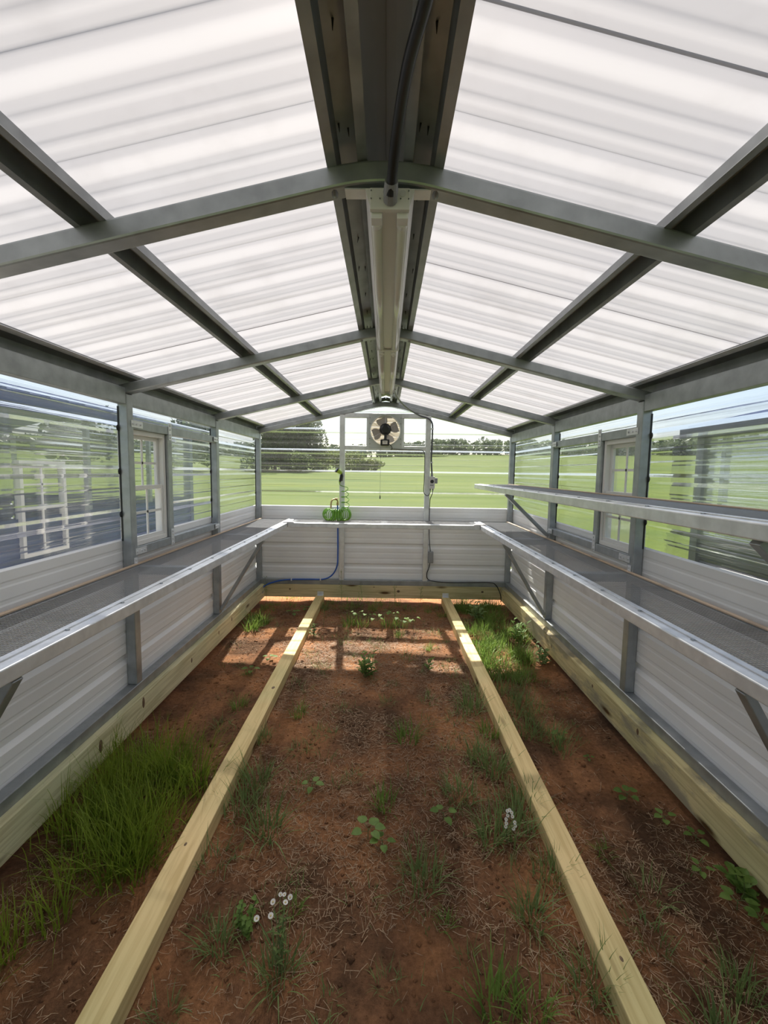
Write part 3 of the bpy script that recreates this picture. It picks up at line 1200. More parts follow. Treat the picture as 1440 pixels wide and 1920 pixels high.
# ------------------------------------------------------------------ wire shelves
def wire_mesh(root, x0, x1, y0, y1, z, pitch=0.0127, r=0.00062):
    vx = np.arange(x0, x1, pitch)
    vy = np.arange(y0, y1, pitch)
    nseg = 1
    segs = [((x, y0, z), (x, y1, z), 'y') for x in vx] + [((x0, y, z + 0.001), (x1, y, z + 0.001), 'x') for y in vy]
    V, Fc = [], []
    for a, b, ax in segs:
        n = len(V)
        if ax == 'y':
            o = [(-r, 0, -r), (r, 0, -r), (r, 0, r), (-r, 0, r)]
        else:
            o = [(0, -r, -r), (0, r, -r), (0, r, r), (0, -r, r)]
        for p in (a, b):
            for q in o:
                V.append((p[0] + q[0], p[1] + q[1], p[2] + q[2]))
        Fc += [n, n + 1, n + 5, n + 4, n + 1, n + 2, n + 6, n + 5, n + 2, n + 3, n + 7, n + 6, n + 3, n, n + 4, n + 7]
    return np_mesh('wire_mesh', np.array(V), Fc, np.full(len(Fc) // 4, 4), M['wire'], root, kind='stuff')


def side_shelf(sgn, zt, label, brace_drop, y0, y1, brace_ys):
    root = empty('wire_shelf', (sgn * 1.16, (y0 + y1) / 2, zt - 0.05))
    xf0, xf1 = 0.972, 1.030

    def bx(m_, a, b, *k):
        q0, q1 = sorted((sgn * a, sgn * b))
        return m_.box(q0, q1, *k)
    bx(MB(), xf0, xf1, y0, y1, zt - 0.046, zt).build('front_rail', M['galv_light'], root, bevel=0.004)
    bx(MB(), XP - 0.030, XP - 0.001, y0, y1, zt - 0.046, zt - 0.004).build('back_rail', M['galv'], root, bevel=0.003)
    bx(MB(), XP - 0.022, XP - 0.001, y0, y1, zt + 0.001, zt + 0.006).build('edge_strip', M['tan_strip'], root)
    bx(MB(), xf1 - 0.016, xf1 + 0.006, y0, y1, zt + 0.0005, zt + 0.004).build('edge_strip', M['galv_light'], root)
    wire_mesh(root, *sorted((sgn * (xf1 - 0.012), sgn * (XP - 0.006))), y0 + 0.004, y1 - 0.004, zt - 0.0015)
    for y in brace_ys:
        bx(MB(), xf1, XP - 0.030, y + 0.002, y + 0.052, zt - 0.050, zt - 0.006).build('cross_bar', M['galv'], root, bevel=0.003)
        if y == YF[3]:
            continue
        m_ = MB()
        m_.bar((sgn * (XP - 0.004), y + T / 2, zt - brace_drop), (sgn * (xf0 + 0.020), y + T / 2, zt - 0.050), 0.036, 0.026, (0, 0, 1))
        m_.build('brace', M['galv'], root, bevel=0.003)
    # screw heads on the front rail
    sc = MB()
    for y in np.arange(y0 + 0.25, y1 - 0.1, 0.30):
        sc.cyl((sgn * 1.008, y, zt), (sgn * 1.008, y, zt + 0.004), 0.006, 8)
    sc.build('screw_heads', M['galv'], root, kind='stuff')
    tag(root, label, 'shelf')
    return root


ZS = 0.842
yb0 = YF[0] + T + 0.002
by = [YF[1], YF[2], YF[3], YF[4]]
side_shelf(-1, ZS, 'long galvanised wire mesh shelf along the left wall', 0.64, yb0, YE - 0.002, by)
side_shelf(1, ZS, 'lower of the two long wire mesh shelves on the right wall', 0.64, yb0, YE - 0.002, by)
side_shelf(1, 1.250, 'upper of the two long wire mesh shelves, on the right wall across the window', 0.385, yb0, YE - 0.002, by)

root = empty('wire_shelf', (0, 4.6, ZS - 0.05))
xe = 0.970
yf = 4.428
MB().box(-xe, xe, yf, yf + 0.056, ZS - 0.046, ZS).build('front_rail', M['galv_light'], root, bevel=0.004)
MB().box(-xe, xe, YE - 0.032, YE - 0.001, ZS - 0.046, ZS - 0.004).build('back_rail', M['galv'], root, bevel=0.003)
for s in (-1, 1):
    MB().box(min(s * 0.915, s * xe), max(s * 0.915, s * xe), yf + 0.056, YE - 0.032, ZS - 0.044, ZS - 0.006).build('cross_bar', M['galv_light'], root, bevel=0.003)
MB().box(-0.03, 0.03, yf + 0.056, YE - 0.032, ZS - 0.044, ZS - 0.003).build('cross_bar', M['galv_light'], root, bevel=0.003)
wire_mesh(root, -xe + 0.004, xe - 0.004, yf + 0.044, YE - 0.006, ZS - 0.0015)
tag(root, 'short wire mesh shelf across the far end wall, under the coiled hose', 'shelf')
# flat shelf cross tubes at the corners, sunlight put into their pale colour
for s, lab in ((-1, 'flat shelf cross tube, coloured pale as if sunlit, on the left inner corner of the shelves'), (1, 'flat shelf cross tube, coloured pale as if sunlit, on the right inner corner of the shelves')):
    m_ = MB()
    z0, z1 = ZS + 0.0045, ZS + 0.0075
    pts = [(s * 0.90, yf + 0.004), (s * 1.034, yf + 0.004), (s * 1.034, yf + 0.13), (s * 0.962, yf + 0.13)]
    if s < 0:
        pts = pts[::-1]
    n = len(pts)
    m_.add([(x, y, z0) for x, y in pts] + [(x, y, z1) for x, y in pts], [tuple(range(n))[::-1], tuple(range(n, 2 * n))] + [(i, (i + 1) % n, n + (i + 1) % n, n + i) for i in range(n)])
    pl = m_.build('sunlit_cross_tube', principled('tube_painted_sunlit' + str(s), (0.62, 0.58, 0.54), 0.5, 0.2))
    tag(pl, lab, 'plate')


# ------------------------------------------------------------------ strip lights along the ridge
def strip_light(y0, y1, label, near_plate):
    root = empty('strip_light', (0.012, (y0 + y1) / 2, 1.99))
    xc = 0.012
    zt = 2.048
    # housing: shallow tray with sloped sides
    pr = [(-0.060, 0.0), (-0.048, -0.042), (-0.030, -0.046), (0.030, -0.046), (0.048, -0.042), (0.060, 0.0)]
    m_ = MB()
    n = len(pr)
    vs = [(xc + a, y, zt + b) for y in (y0, y1) for a, b in pr]
    fs = [(i, i + 1, n + i + 1, n + i) for i in range(n - 1)] + [(n - 1, 0, n, 2 * n - 1)]
    fs += [tuple(range(n)), tuple(range(n, 2 * n))[::-1]]
    m_.add(vs, fs)
    hs = m_.build('housing', M['enamel'], root)
    for dx in (-0.032, 0.032):
        MB().tube([(xc + dx, y0 + 0.045, zt - 0.055), (xc + dx, y1 - 0.045, zt - 0.055)], 0.0127, 14).build('lamp_tube', M['tube_glass'], root, smooth=True)
        for ya, yb in ((y0 + 0.004, y0 + 0.050), (y1 - 0.050, y1 - 0.004)):
            s_ = MB()
            s_.box(xc + dx - 0.014, xc + dx + 0.014, ya, yb - 0.012, zt - 0.066, zt - 0.040)
            s_.cyl((xc + dx, yb - 0.014, zt - 0.055), (xc + dx, yb + 0.004, zt - 0.055), 0.0145, 14)
            s_.build('lamp_holder', M['white'], root, bevel=0.002)
    for ya in (y0 + 0.002, y1 - 0.004):
        e_ = MB()
        if near_plate and ya < y0 + 0.01:
            e_.box(xc - 0.048, xc + 0.048, y0 - 0.012, y0 + 0.002, zt - 0.054, zt - 0.005)
            e_.build('end_plate', M['enamel'], root, bevel=0.0015)
            k_ = MB()
            k_.cyl((xc + 0.031, y0 - 0.0124, zt - 0.018), (xc + 0.031, y0 - 0.0132, zt - 0.018), 0.0075, 16)
            k_.build('knockout', M['box_grey'], root)
            k_ = MB()
            for px_, pz_ in ((-0.045, -0.012), (0.045, -0.012), (-0.045, -0.030), (0.045, -0.030), (-0.024, -0.030), (0.026, -0.030), (0.0, -0.042)):
                k_.cyl((xc + px_, y0 - 0.012, zt + pz_), (xc + px_, y0 - 0.014, zt + pz_), 0.0016 if px_ else 0.004, 8)
            k_.build('screws', M['galv_dark'], root, kind='stuff')
        else:
            e_.box(xc - 0.058, xc + 0.058, ya, ya + 0.004, zt - 0.052, zt)
            e_.build('end_plate', M['enamel'], root)
    tag(root, label, 'light')
    return root


strip_light(1.135, 2.365, 'nearer white twin-tube strip light under the ridge, conduit plugged into its end', True)
strip_light(2.370, 3.590, 'farther white twin-tube strip light under the ridge, towards the fan', False)
# hanger strap under the first rafter
m_ = MB()
m_.box(-0.098, 0.112, 1.140, 1.180, 2.0485, 2.0515)
hg = m_.build('hanger_strap', M['galv_light'])
tag(hg, 'flat steel strap carrying the nearer strip light under the first rafter', 'bracket')


def spline(pts, n=10):
    P = [Vector(p) for p in pts]
    P = [P[0] * 2 - P[1]] + P + [P[-1] * 2 - P[-2]]
    out = []
    for i in range(1, len(P) - 2):
        for k in range(n):
            t = k / n
            out.append(0.5 * ((2 * P[i]) + (-P[i - 1] + P[i + 1]) * t + (2 * P[i - 1] - 5 * P[i] + 4 * P[i + 1] - P[i + 2]) * t * t + (-P[i - 1] + 3 * P[i] - 3 * P[i + 1] + P[i + 2]) * t ** 3))
    out.append(P[-2])
    return out


# thick black flexible conduit over the camera
root = empty('flexible_conduit', (0.014, 1.12, 2.02))
MB().tube(spline([(0.013, 1.095, 2.012), (0.016, 1.060, 2.030), (0.024, 0.98, 2.060), (0.040, 0.84, 2.072), (0.066, 0.70, 2.072), (0.085, 0.5, 2.08), (0.10, 0.1, 2.085), (0.10, -0.6, 2.085)], 8), 0.0115, 12).build('conduit', M['black'], root, smooth=True)
gl_ = MB()
gl_.cyl((0.013, 1.122, 2.014), (0.0135, 1.098, 2.020), 0.0165, 16)
gl_.cyl((0.0135, 1.100, 2.018), (0.015, 1.072, 2.028), 0.0175, 16, r1=0.0150)
gl_.build('gland', M['grey_plastic'], root, smooth=False)
tag(root, 'thick black flexible conduit running along the ridge into the nearer strip light', 'conduit')

# ------------------------------------------------------------------ exhaust fan
root = empty('exhaust_fan', (0.0, YE - 0.02, 1.62))
fc = (0.0, YE, 1.805)
pn = MB()
px0, px1, pz0, pz1 = -0.181, 0.181, 1.622, 1.976
nseg = 32
R0 = 0.160
ring_out, ring_in = [], []
for k in range(nseg):
    a = 2 * math.pi * k / nseg
    c, s = math.cos(a), math.sin(a)
    q = min(0.181 / max(abs(c), 1e-6), 0.177 / max(abs(s), 1e-6))
    ring_out.append((fc[0] + q * c, YE - 0.004, 1.799 + q * s))
    ring_in.append((fc[0] + R0 * c, YE - 0.004, fc[2] + R0 * s))
deep = [(x, YE + 0.05, z) for x, y, z in ring_in]
lip_ = [(fc[0] + (x - fc[0]) * 0.985, YE - 0.055, fc[2] + (z - fc[2]) * 0.985) for x, y, z in ring_in]
vs = ring_out + ring_in + lip_ + deep
fs = []
for k in range(nseg):
    k2 = (k + 1) % nseg
    fs.append((k, k2, nseg + k2, nseg + k))
    fs.append((nseg + k, nseg + k2, 2 * nseg + k2, 2 * nseg + k))
    fs.append((nseg + k, 3 * nseg + k, 3 * nseg + k2, nseg + k2))
pn.add(vs, fs)
solidify(pn.build('panel', M['fan_steel'], root), 0.003)
gd = MB()
for rr in np.linspace(0.045, 0.158, 12):
    gd.torus((fc[0], YE - 0.060 - 0.012 * (1 - rr / 0.16), fc[2]), rr, 0.0011, n=36, m=5)
for k in range(6):
    a = math.radians(30 + 60 * k)
    gd.tube([(fc[0] + 0.04 * math.cos(a), YE - 0.068, fc[2] + 0.04 * math.sin(a)), (fc[0] + 0.168 * math.cos(a), YE - 0.058, fc[2] + 0.168 * math.sin(a)), (fc[0] + 0.175 * math.cos(a), YE - 0.008, fc[2] + 0.175 * math.sin(a))], 0.0022, 6)
gd.torus((fc[0], YE - 0.058, fc[2]), 0.161, 0.003, n=40, m=6)
gd.build('wire_guard', M['galv_light'], root)
for k in range(4):
    a0 = math.radians(20 + 90 * k)
    m_ = MB()
    vs, fs = [], []
    for i, rr in enumerate(np.linspace(0.045, 0.148, 5)):
        w = 0.5 + 0.25 * math.sin(i / 4 * math.pi)
        for sdx in (-1, 1):
            a = a0 + sdx * w * 0.75
            vs.append((fc[0] + rr * math.cos(a), YE - 0.012 + sdx * 0.018, fc[2] + rr * math.sin(a)))
    for i in range(4):
        fs.append((2 * i, 2 * i + 1, 2 * i + 3, 2 * i + 2))
    m_.add(vs, fs)
    solidify(m_.build('blade', M['fan_blade'], root), 0.002)
for k in range(6):
    zc_ = 1.668 + 0.052 * k
    m_ = MB()
    m_.bar((-0.158, YE + 0.062, zc_), (0.158, YE + 0.062, zc_), 0.004, 0.050, (0, 0.25, 1))
    m_.build('shutter_slat', M['shutter'], root)
mo = MB()
mo.cyl((fc[0], YE - 0.020, fc[2] + 0.008), (fc[0], YE - 0.100, fc[2] + 0.008), 0.060, 24)
mo.cyl((fc[0], YE - 0.100, fc[2] + 0.008), (fc[0], YE - 0.116, fc[2] + 0.008), 0.052, 24, r1=0.035)
for k in range(12):
    a = 2 * math.pi * k / 12
    mo.bar((fc[0] + 0.061 * math.cos(a), YE - 0.03, fc[2] + 0.008 + 0.061 * math.sin(a)), (fc[0] + 0.061 * math.cos(a), YE - 0.098, fc[2] + 0.008 + 0.061 * math.sin(a)), 0.006, 0.006)
mo.build('motor', M['black_plastic'], root)
cb = MB()
cb.box(fc[0] - 0.050, fc[0] + 0.046, YE - 0.130, YE - 0.075, 1.640, 1.706)
cb.build('control_box', M['black_plastic'], root, bevel=0.010)
nk = MB()
nk.cyl((fc[0] + 0.002, YE - 0.095, 1.704), (fc[0] + 0.002, YE - 0.085, 1.752), 0.014, 10)
nk.build('cable_neck', M['black_plastic'], root)
lb = MB()
lb.box(fc[0] - 0.028, fc[0] + 0.024, YE - 0.1315, YE - 0.1302, 1.656, 1.692)
lbo = lb.build('rating_label', M['petal'], root)
lp = MB()
for zz, ww in ((1.684, 0.016), (1.678, 0.018), (1.672, 0.012)):
    lp.box(fc[0] - 0.002 - ww, fc[0] - 0.002 + ww, YE - 0.1319, YE - 0.1314, zz - 0.0012, zz + 0.0012)
lp.build('label_print', M['grey_plastic'], lbo)
MB().tube(spline([(0.040, YE - 0.10, 1.660), (0.060, YE - 0.09, 1.645), (0.075, YE - 0.05, 1.620), (0.064, YE - 0.02, 1.606), (0.09, YE - 0.012, 1.612), (0.25, YE - 0.008, 1.607), (0.385, YE - 0.006, 1.604), (0.418, YE - 0.008, 1.585), (0.428, YE - 0.008, 1.54), (0.428, YE - 0.008, 1.30), (0.424, YE - 0.010, 1.17), (0.440, YE - 0.020, 1.130), (0.470, YE - 0.028, 1.118), (0.492, YE - 0.030, 1.150), (0.494, YE - 0.030, 1.178)], 6), 0.0038, 7).build('power_cord', M['black'], root, smooth=True)
ch = MB()
ch.tube([(-0.046, YE - 0.10, 1.64), (-0.046, YE - 0.10, 1.115)], 0.0011, 5)
ch.build('pull_chain', M['galv_dark'], root)
MB().cyl((-0.046, YE - 0.10, 1.117), (-0.046, YE - 0.10, 1.080), 0.0045, 10, r1=0.0065).build('pull_knob', M['black_plastic'], root)
bt = MB()
for bx_ in (-0.165, 0.165):
    for bz_ in (1.665, 1.720, 1.880, 1.940):
        bolt(bt, (bx_, YE - 0.006, bz_), (0, -1, 0), 0.005, 0.004)
bt.build('bolts', M['galv_dark'], root, kind='stuff')
tag(root, 'square exhaust fan with wire guard and black motor high on the far end wall', 'fan')

# ------------------------------------------------------------------ thermostat, conduits, cables
root = empty('thermostat', (0.507, YE - 0.03, 1.19))
xt0, xt1 = 0.478, 0.538
MB().box(xt0, xt1, YE - 0.058, YE - 0.002, 1.195, 1.325).build('case', M['box_grey'], root, bevel=0.005)
MB().cyl((0.508, YE - 0.058, 1.272), (0.508, YE - 0.074, 1.272), 0.020, 20, r1=0.017).build('dial', M['black_plastic'], root)
MB().box(xt1 + 0.001, xt1 + 0.030, YE - 0.048, YE - 0.010, 1.250, 1.310).build('outlet', M['grey_plastic'], root, bevel=0.003)
MB().box(0.488, 0.524, YE - 0.0592, YE - 0.0578, 1.226, 1.236).build('printed_name', M['grey_plastic'], root)
for x in (0.494, 0.520):
    MB().cyl((x, YE - 0.030, 1.196), (x, YE - 0.030, 1.172), 0.010, 10, r1=0.008).build('gland', M['grey_plastic'], root)
MB().cyl((0.508, YE - 0.030, 1.324), (0.508, YE - 0.030, 1.352), 0.013, 12).build('gland', M['grey_plastic'], root)
tag(root, 'pale grey thermostat box with a black dial on the far right post', 'thermostat')

root = empty('conduit', (0.5, YE - 0.03, 1.35))
pth = spline([(0.046, 3.585, 2.020), (0.070, 3.70, 2.030), (0.12, 4.05, 2.015), (0.22, 4.45, 1.995), (0.36, YE - 0.05, 1.965), (0.455, YE - 0.030, 1.938), (0.497, YE - 0.022, 1.890), (0.503, YE - 0.020, 1.80), (0.500, YE - 0.018, 1.60), (0.498, YE - 0.020, 1.50), (0.504, YE - 0.028, 1.40), (0.508, YE - 0.030, 1.345)], 6)
MB().tube(pth, 0.0085, 10).build('conduit_tube', M['slate'], root, smooth=True)
for z in (1.83, 1.475):
    MB().box(0.484, 0.514, YE - 0.032, YE - 0.004, z - 0.006, z + 0.006).build('strap', M['galv_light'], root)
tag(root, 'slim black conduit from the farther strip light down to the thermostat', 'conduit')

root = empty('power_cable', (0.5, YE - 0.03, 0.2))
MB().tube(spline([(0.520, YE - 0.030, 1.176), (0.516, YE - 0.030, 1.14), (0.496, YE - 0.022, 1.08), (0.493, YE - 0.010, 1.00), (0.493, YE - 0.008, 0.86), (0.494, YE - 0.010, 0.72), (0.503, YE - 0.020, 0.58), (0.512, YE - 0.026, 0.51)], 6), 0.0042, 7).build('cable', M['black'], root, smooth=True)
MB().tube(spline([(0.510, YE - 0.026, 0.385), (0.502, YE - 0.020, 0.33), (0.480, YE - 0.014, 0.26), (0.487, YE - 0.014, 0.205), (0.54, YE - 0.018, 0.178), (0.70, YE - 0.020, 0.165), (0.95, YE - 0.020, 0.168), (1.17, YE - 0.022, 0.172), (1.235, YE - 0.026, 0.150), (1.275, YE - 0.034, 0.085), (1.295, YE - 0.045, 0.02), (1.296, YE - 0.05, -0.04)], 6), 0.0048, 7).build('cable', M['black'], root, smooth=True)
tag(root, 'black power cable from the thermostat down and along the end beam', 'cable')
root = empty('junction_box', (0.515, YE - 0.03, 0.38))
MB().box(0.488, 0.544, YE - 0.046, YE - 0.004, 0.380, 0.508).build('case', M['grey_plastic'], root, bevel=0.005)
MB().box(0.494, 0.538, YE - 0.050, YE - 0.0465, 0.390, 0.498).build('cover', M['grey_plastic'], root, bevel=0.002)
tag(root, 'small grey junction box on the right post under the end shelf', 'electrical box')

# ------------------------------------------------------------------ water pipe and tap
root = empty('water_pipe', (-0.505, YE - 0.02, 0.1))
MB().tube(spline([(-0.506, YE - 0.020, 1.015), (-0.505, YE - 0.018, 0.90), (-0.502, YE - 0.016, 0.70), (-0.501, YE - 0.016, 0.45), (-0.506, YE - 0.016, 0.345), (-0.535, YE - 0.016, 0.265), (-0.590, YE - 0.016, 0.205), (-0.670, YE - 0.018, 0.178), (-0.80, YE - 0.02, 0.176), (-1.00, YE - 0.02, 0.172), (-1.12, YE - 0.02, 0.160), (-1.24, YE - 0.03, 0.128), (-1.312, YE - 0.05, 0.090), (-1.316, YE - 0.09, 0.03)], 7), 0.0080, 10).build('pipe', M['blue'], root, smooth=True)
for x, z in ((-0.69, 0.177), (-1.01, 0.171)):
    MB().box(x - 0.006, x + 0.006, YE - 0.031, YE - 0.005, z - 0.012, z + 0.012).build('clip', M['white'], root)
tag(root, 'bright blue water pipe running along the end beam and up to the tap', 'pipe')
root = empty('tap', (-0.52, YE - 0.02, 1.0))
MB().tube(spline([(-0.506, YE - 0.020, 1.012), (-0.506, YE - 0.022, 1.045), (-0.520, YE - 0.035, 1.062), (-0.550, YE - 0.06, 1.062), (-0.566, YE - 0.08, 1.040), (-0.570, YE - 0.09, 0.985), (-0.572, YE - 0.10, 0.955)], 6), 0.0085, 10).build('spout', M['brass'], root, smooth=True)
MB().cyl((-0.506, YE - 0.022, 1.000), (-0.506, YE - 0.022, 1.030), 0.012, 10).build('coupling', M['brass'], root)
MB().box(-0.534, -0.500, YE - 0.046, YE - 0.030, 1.068, 1.078).build('lever', principled('orange_lever', (0.55, 0.22, 0.04), 0.4), root, bevel=0.002)
tag(root, 'brass tap on the end of the blue pipe above the hose coil', 'tap')

# ------------------------------------------------------------------ coiled hose with spray nozzle
root = empty('coil_hose', (-0.50, 4.64, ZS))
pts = []
loops = 24
rl = 0.060
for i in range(loops * 18 + 1):
    u = i / (loops * 18)
    a = 2 * math.pi * loops * u
    th = math.pi * (1.18 - 1.36 * u)            # the coil is bent into an arc on the shelf
    cx_, cyy = -0.503 + 0.100 * math.cos(th), 4.705 - 0.085 * math.sin(th)
    nrm = Vector((math.cos(th), -math.sin(th) * 0.85, 0)).normalized()
    off = nrm * (rl * math.cos(a)) * 0.85
    pts.append((cx_ + off.x, cyy + off.y, ZS + 0.006 + rl + rl * math.sin(a) + 0.004 * math.sin(7 * u * 6)))
base_pts = len(pts)
# stretched loops climbing beside the post to the nozzle
x0_, y0_ = -0.425, 4.735
last = pts[-1]
rise = []
for i in range(1, 4 * 16 + 1):
    u = i / (4 * 16)
    a = 2 * math.pi * 4 * u + 0.6
    z = ZS + 0.11 + 0.235 * u
    rr = 0.048 - 0.012 * u
    rise.append((x0_ + 0.01 - 0.012 * u + rr * math.cos(a), y0_ + rr * 0.8 * math.sin(a), z + 0.014 * math.sin(a)))
pts += rise
end = [(-0.470, 4.755, 1.215), (-0.483, 4.765, 1.235), (-0.482, 4.768, 1.262)]
MB().tube(pts + spline([rise[-1]] + end, 5)[1:], 0.0043, 7).build('coil', M['hose'], root, smooth=True)
nz = MB()
nz.tube(spline([(-0.480, 4.768, 1.255), (-0.470, 4.762, 1.30), (-0.462, 4.756, 1.335), (-0.468, 4.750, 1.352)], 5), 0.0125, 10)
nz.build('handle', M['black_plastic'], root, smooth=True)
tg = MB()
tg.tube([(-0.456, 4.735, 1.262), (-0.449, 4.735, 1.320), (-0.458, 4.745, 1.345)], 0.006, 8)
tg.build('trigger', M['black_plastic'], root, smooth=True)
nh = MB()
nh.cyl((-0.462, 4.752, 1.345), (-0.506, 4.735, 1.374), 0.016, 14, r1=0.024)
nh.build('nozzle_head', M['lime'], root)
nf = MB()
nf.cyl((-0.505, 4.7355, 1.3735), (-0.517, 4.731, 1.382), 0.0265, 14)
nf.build('nozzle_ring', M['black_plastic'], root)
nb = MB()
nb.cyl((-0.4805, 4.768, 1.266), (-0.4825, 4.768, 1.240), 0.0085, 10)
nb.build('hose_coupling', M['lime'], root)
tag(root, 'green coiled garden hose with a spray nozzle, on the end shelf', 'hose')


# ------------------------------------------------------------------ plants
def blades(n, cx, cy, spread, hmin, hmax, width, lean=0.5, curl=0.6, seed=0, base_z=None, rect=None, segs=4, flat=0.0):
    """arrays for n grass blades; vertical direction z"""
    rg = np.random.default_rng(seed)
    if rect is None:
        r_ = spread * np.sqrt(rg.uniform(0, 1, n))
        a_ = rg.uniform(0, 2 * math.pi, n)
        bx, by_ = cx + r_ * np.cos(a_), cy + r_ * np.sin(a_)
        outa = a_ + rg.normal(0, 0.7, n)
    else:
        bx = rg.uniform(rect[0], rect[1], n)
        by_ = rg.uniform(rect[2], rect[3], n)
        outa = rg.uniform(0, 2 * math.pi, n)
    bz = ground_z(bx, by_) - 0.004 if base_z is None else np.full(n, base_z)
    h = rg.uniform(hmin, hmax, n) * rg.uniform(0.7, 1.0, n)
    ln = np.abs(rg.normal(0, lean, n)) + flat
    cr = np.abs(rg.normal(curl, curl * 0.5, n))
    w = width * rg.uniform(0.6, 1.25, n)
    dx, dy = np.cos(outa), np.sin(outa)
    px, py = -dy, dx
    V = np.zeros((n, 2 * segs + 1, 3))
    x, y, z = bx.copy(), by_.copy(), bz.copy()
    ang_ = ln.copy()
    for s in range(segs + 1):
        t = s / segs
        ww = w * (1 - t) ** 0.7 * 0.5
        if s < segs:
            V[:, 2 * s, 0], V[:, 2 * s, 1], V[:, 2 * s, 2] = x - px * ww, y - py * ww, z
            V[:, 2 * s + 1, 0], V[:, 2 * s + 1, 1], V[:, 2 * s + 1, 2] = x + px * ww, y + py * ww, z
        else:
            V[:, 2 * s, 0], V[:, 2 * s, 1], V[:, 2 * s, 2] = x, y, z
        st_ = h / segs
        x = x + dx * np.sin(ang_) * st_
        y = y + dy * np.sin(ang_) * st_
        z = z + np.cos(ang_) * st_
        ang_ = np.minimum(ang_ + cr / segs, 2.2)
    nv = 2 * segs + 1
    off = (np.arange(n) * nv)[:, None]
    f = []
    lt = []
    for s in range(segs - 1):
        f.append(np.concatenate([off + 2 * s, off + 2 * s + 1, off + 2 * s + 3, off + 2 * s + 2], 1))
        lt.append(4)
    f.append(np.concatenate([off + 2 * (segs - 1), off + 2 * segs - 1, off + 2 * segs], 1))
    lt.append(3)
    fl_ = np.concatenate(f, 1).ravel()
    lt_ = np.tile(np.array(lt), n)
    return V.reshape(-1, 3), fl_, lt_


def merge(parts):
    V, Fl, Lt, o = [], [], [], 0
    for v, f, l in parts:
        V.append(v)
        Fl.append(f + o)
        Lt.append(l)
        o += len(v)
    return np.concatenate(V), np.concatenate(Fl), np.concatenate(Lt)


# tall grass bed between the left beam and the left skid
rg = np.random.default_rng(5)
parts = []
for k in range(46):
    cx_ = rg.uniform(-1.27, -0.79)
    cyy = rg.uniform(1.42, 2.02)
    if cyy < 1.55 and cx_ < -1.1:
        continue
    parts.append(blades(52, cx_, cyy, 0.065, 0.12, 0.31, 0.0046, 0.34, 0.75, 100 + k))
for k in range(16):
    parts.append(blades(16, rg.uniform(-1.25, -0.80), rg.uniform(1.35, 2.3), 0.08, 0.10, 0.24, 0.004, 0.5, 0.7, 200 + k))
v, f, l = merge(parts)
o = np_mesh('tall_grass', v, f, l, M['grass_tall'])
tag(o, 'bed of tall bright green grass between the left beam and left skid', 'grass', kind='stuff')
parts = [blades(60, x, y, 0.05, 0.10, 0.22, 0.005, 0.35, 0.8, 240 + i) for i, (x, y) in enumerate([(-1.10, 1.20), (-1.02, 1.28), (-1.16, 1.12), (-1.08, 1.05)])]
v, f, l = merge(parts)
o = np_mesh('grass_clump', v, f, l, M['grass_tall'])
tag(o, 'loose green grass clump in the lower left corner, nearest the camera', 'grass')

# sunlit clump by the left beam at the far end
parts = [blades(70, x, y, 0.06, 0.10, 0.20, 0.008, 0.45, 0.9, 260 + i) for i, (x, y) in enumerate([(-1.19, 3.90), (-1.13, 4.05), (-1.22, 4.10)])]
v, f, l = merge(parts)
o = np_mesh('grass_clump', v, f, l, M['grass_mid'])
tag(o, 'bright arching grass clump against the left beam near the far end', 'grass')

# weed cover right of the right skid
parts = []
for k in range(125):
    cx_, cyy = rg.uniform(0.78, 1.27), rg.uniform(2.9, 4.75)
    if cx_ > 1.0 + 0.35 * (cyy - 2.9):
        continue
    parts.append(blades(34, cx_, cyy, 0.06, 0.06, 0.17, 0.0055, 0.5, 0.8, 300 + k))
v, f, l = merge(parts)
o = np_mesh('weed_cover', v, f, l, M['grass_mid'])
tag(o, 'dense green weeds between the right skid and right beam at the far end', 'weeds', kind='stuff')
parts = []
for k in range(24):
    cx_, cyy = rg.uniform(0.76, 0.98), rg.uniform(2.15, 3.1)
    parts.append(blades(30, cx_, cyy, 0.05, 0.06, 0.16, 0.004, 0.45, 0.7, 400 + k))
v, f, l = merge(parts)
o = np_mesh('grass_strip', v, f, l, M['grass_grey'])
tag(o, 'strip of grey-green grass along the outer side of the right skid', 'grass', kind='stuff')

# low weeds along the far end beam
parts = []
for k in range(70):
    cx_, cyy = rg.uniform(-1.25, 1.25), rg.uniform(4.45, 4.79)
    parts.append(blades(16, cx_, cyy, 0.05, 0.03, 0.12, 0.004, 0.4, 0.6, 460 + k))
for k in range(40):
    cx_, cyy = rg.uniform(-1.3, 1.3), rg.uniform(4.93, 5.4)
    parts.append(blades(22, cx_, cyy, 0.08, 0.03, 0.10, 0.006, 0.5, 0.8, 560 + k))
v, f, l = merge(parts)
o = np_mesh('edge_weeds', v, f, l, M['grass_mid'])
tag(o, 'thin weeds growing along the foot of the far end beam', 'weeds', kind='stuff')


parts = []
rgc = np.random.default_rng(91)
for k in range(230):
    cx_, cyy = rgc.uniform(-1.25, 1.25), rgc.uniform(0.8, 4.6)
    if abs(abs(cx_) - 0.692) < 0.07 or (cx_ < -0.75 and rgc.random() < 0.75) or (cx_ > 0.75 and cyy < 2.2 and rgc.random() < 0.6):
        continue
    parts.append(blades(int(rgc.integers(8, 26)), cx_, cyy, rgc.uniform(0.02, 0.07), 0.02, 0.085, 0.0032, 0.7, 0.9, 900 + k))
v, f, l = merge(parts)
o = np_mesh('ground_cover', v, f, l, M['grass_grey'])
tag(o, 'sparse low grey-green weeds creeping over the soil between the beams', 'weeds', kind='stuff')


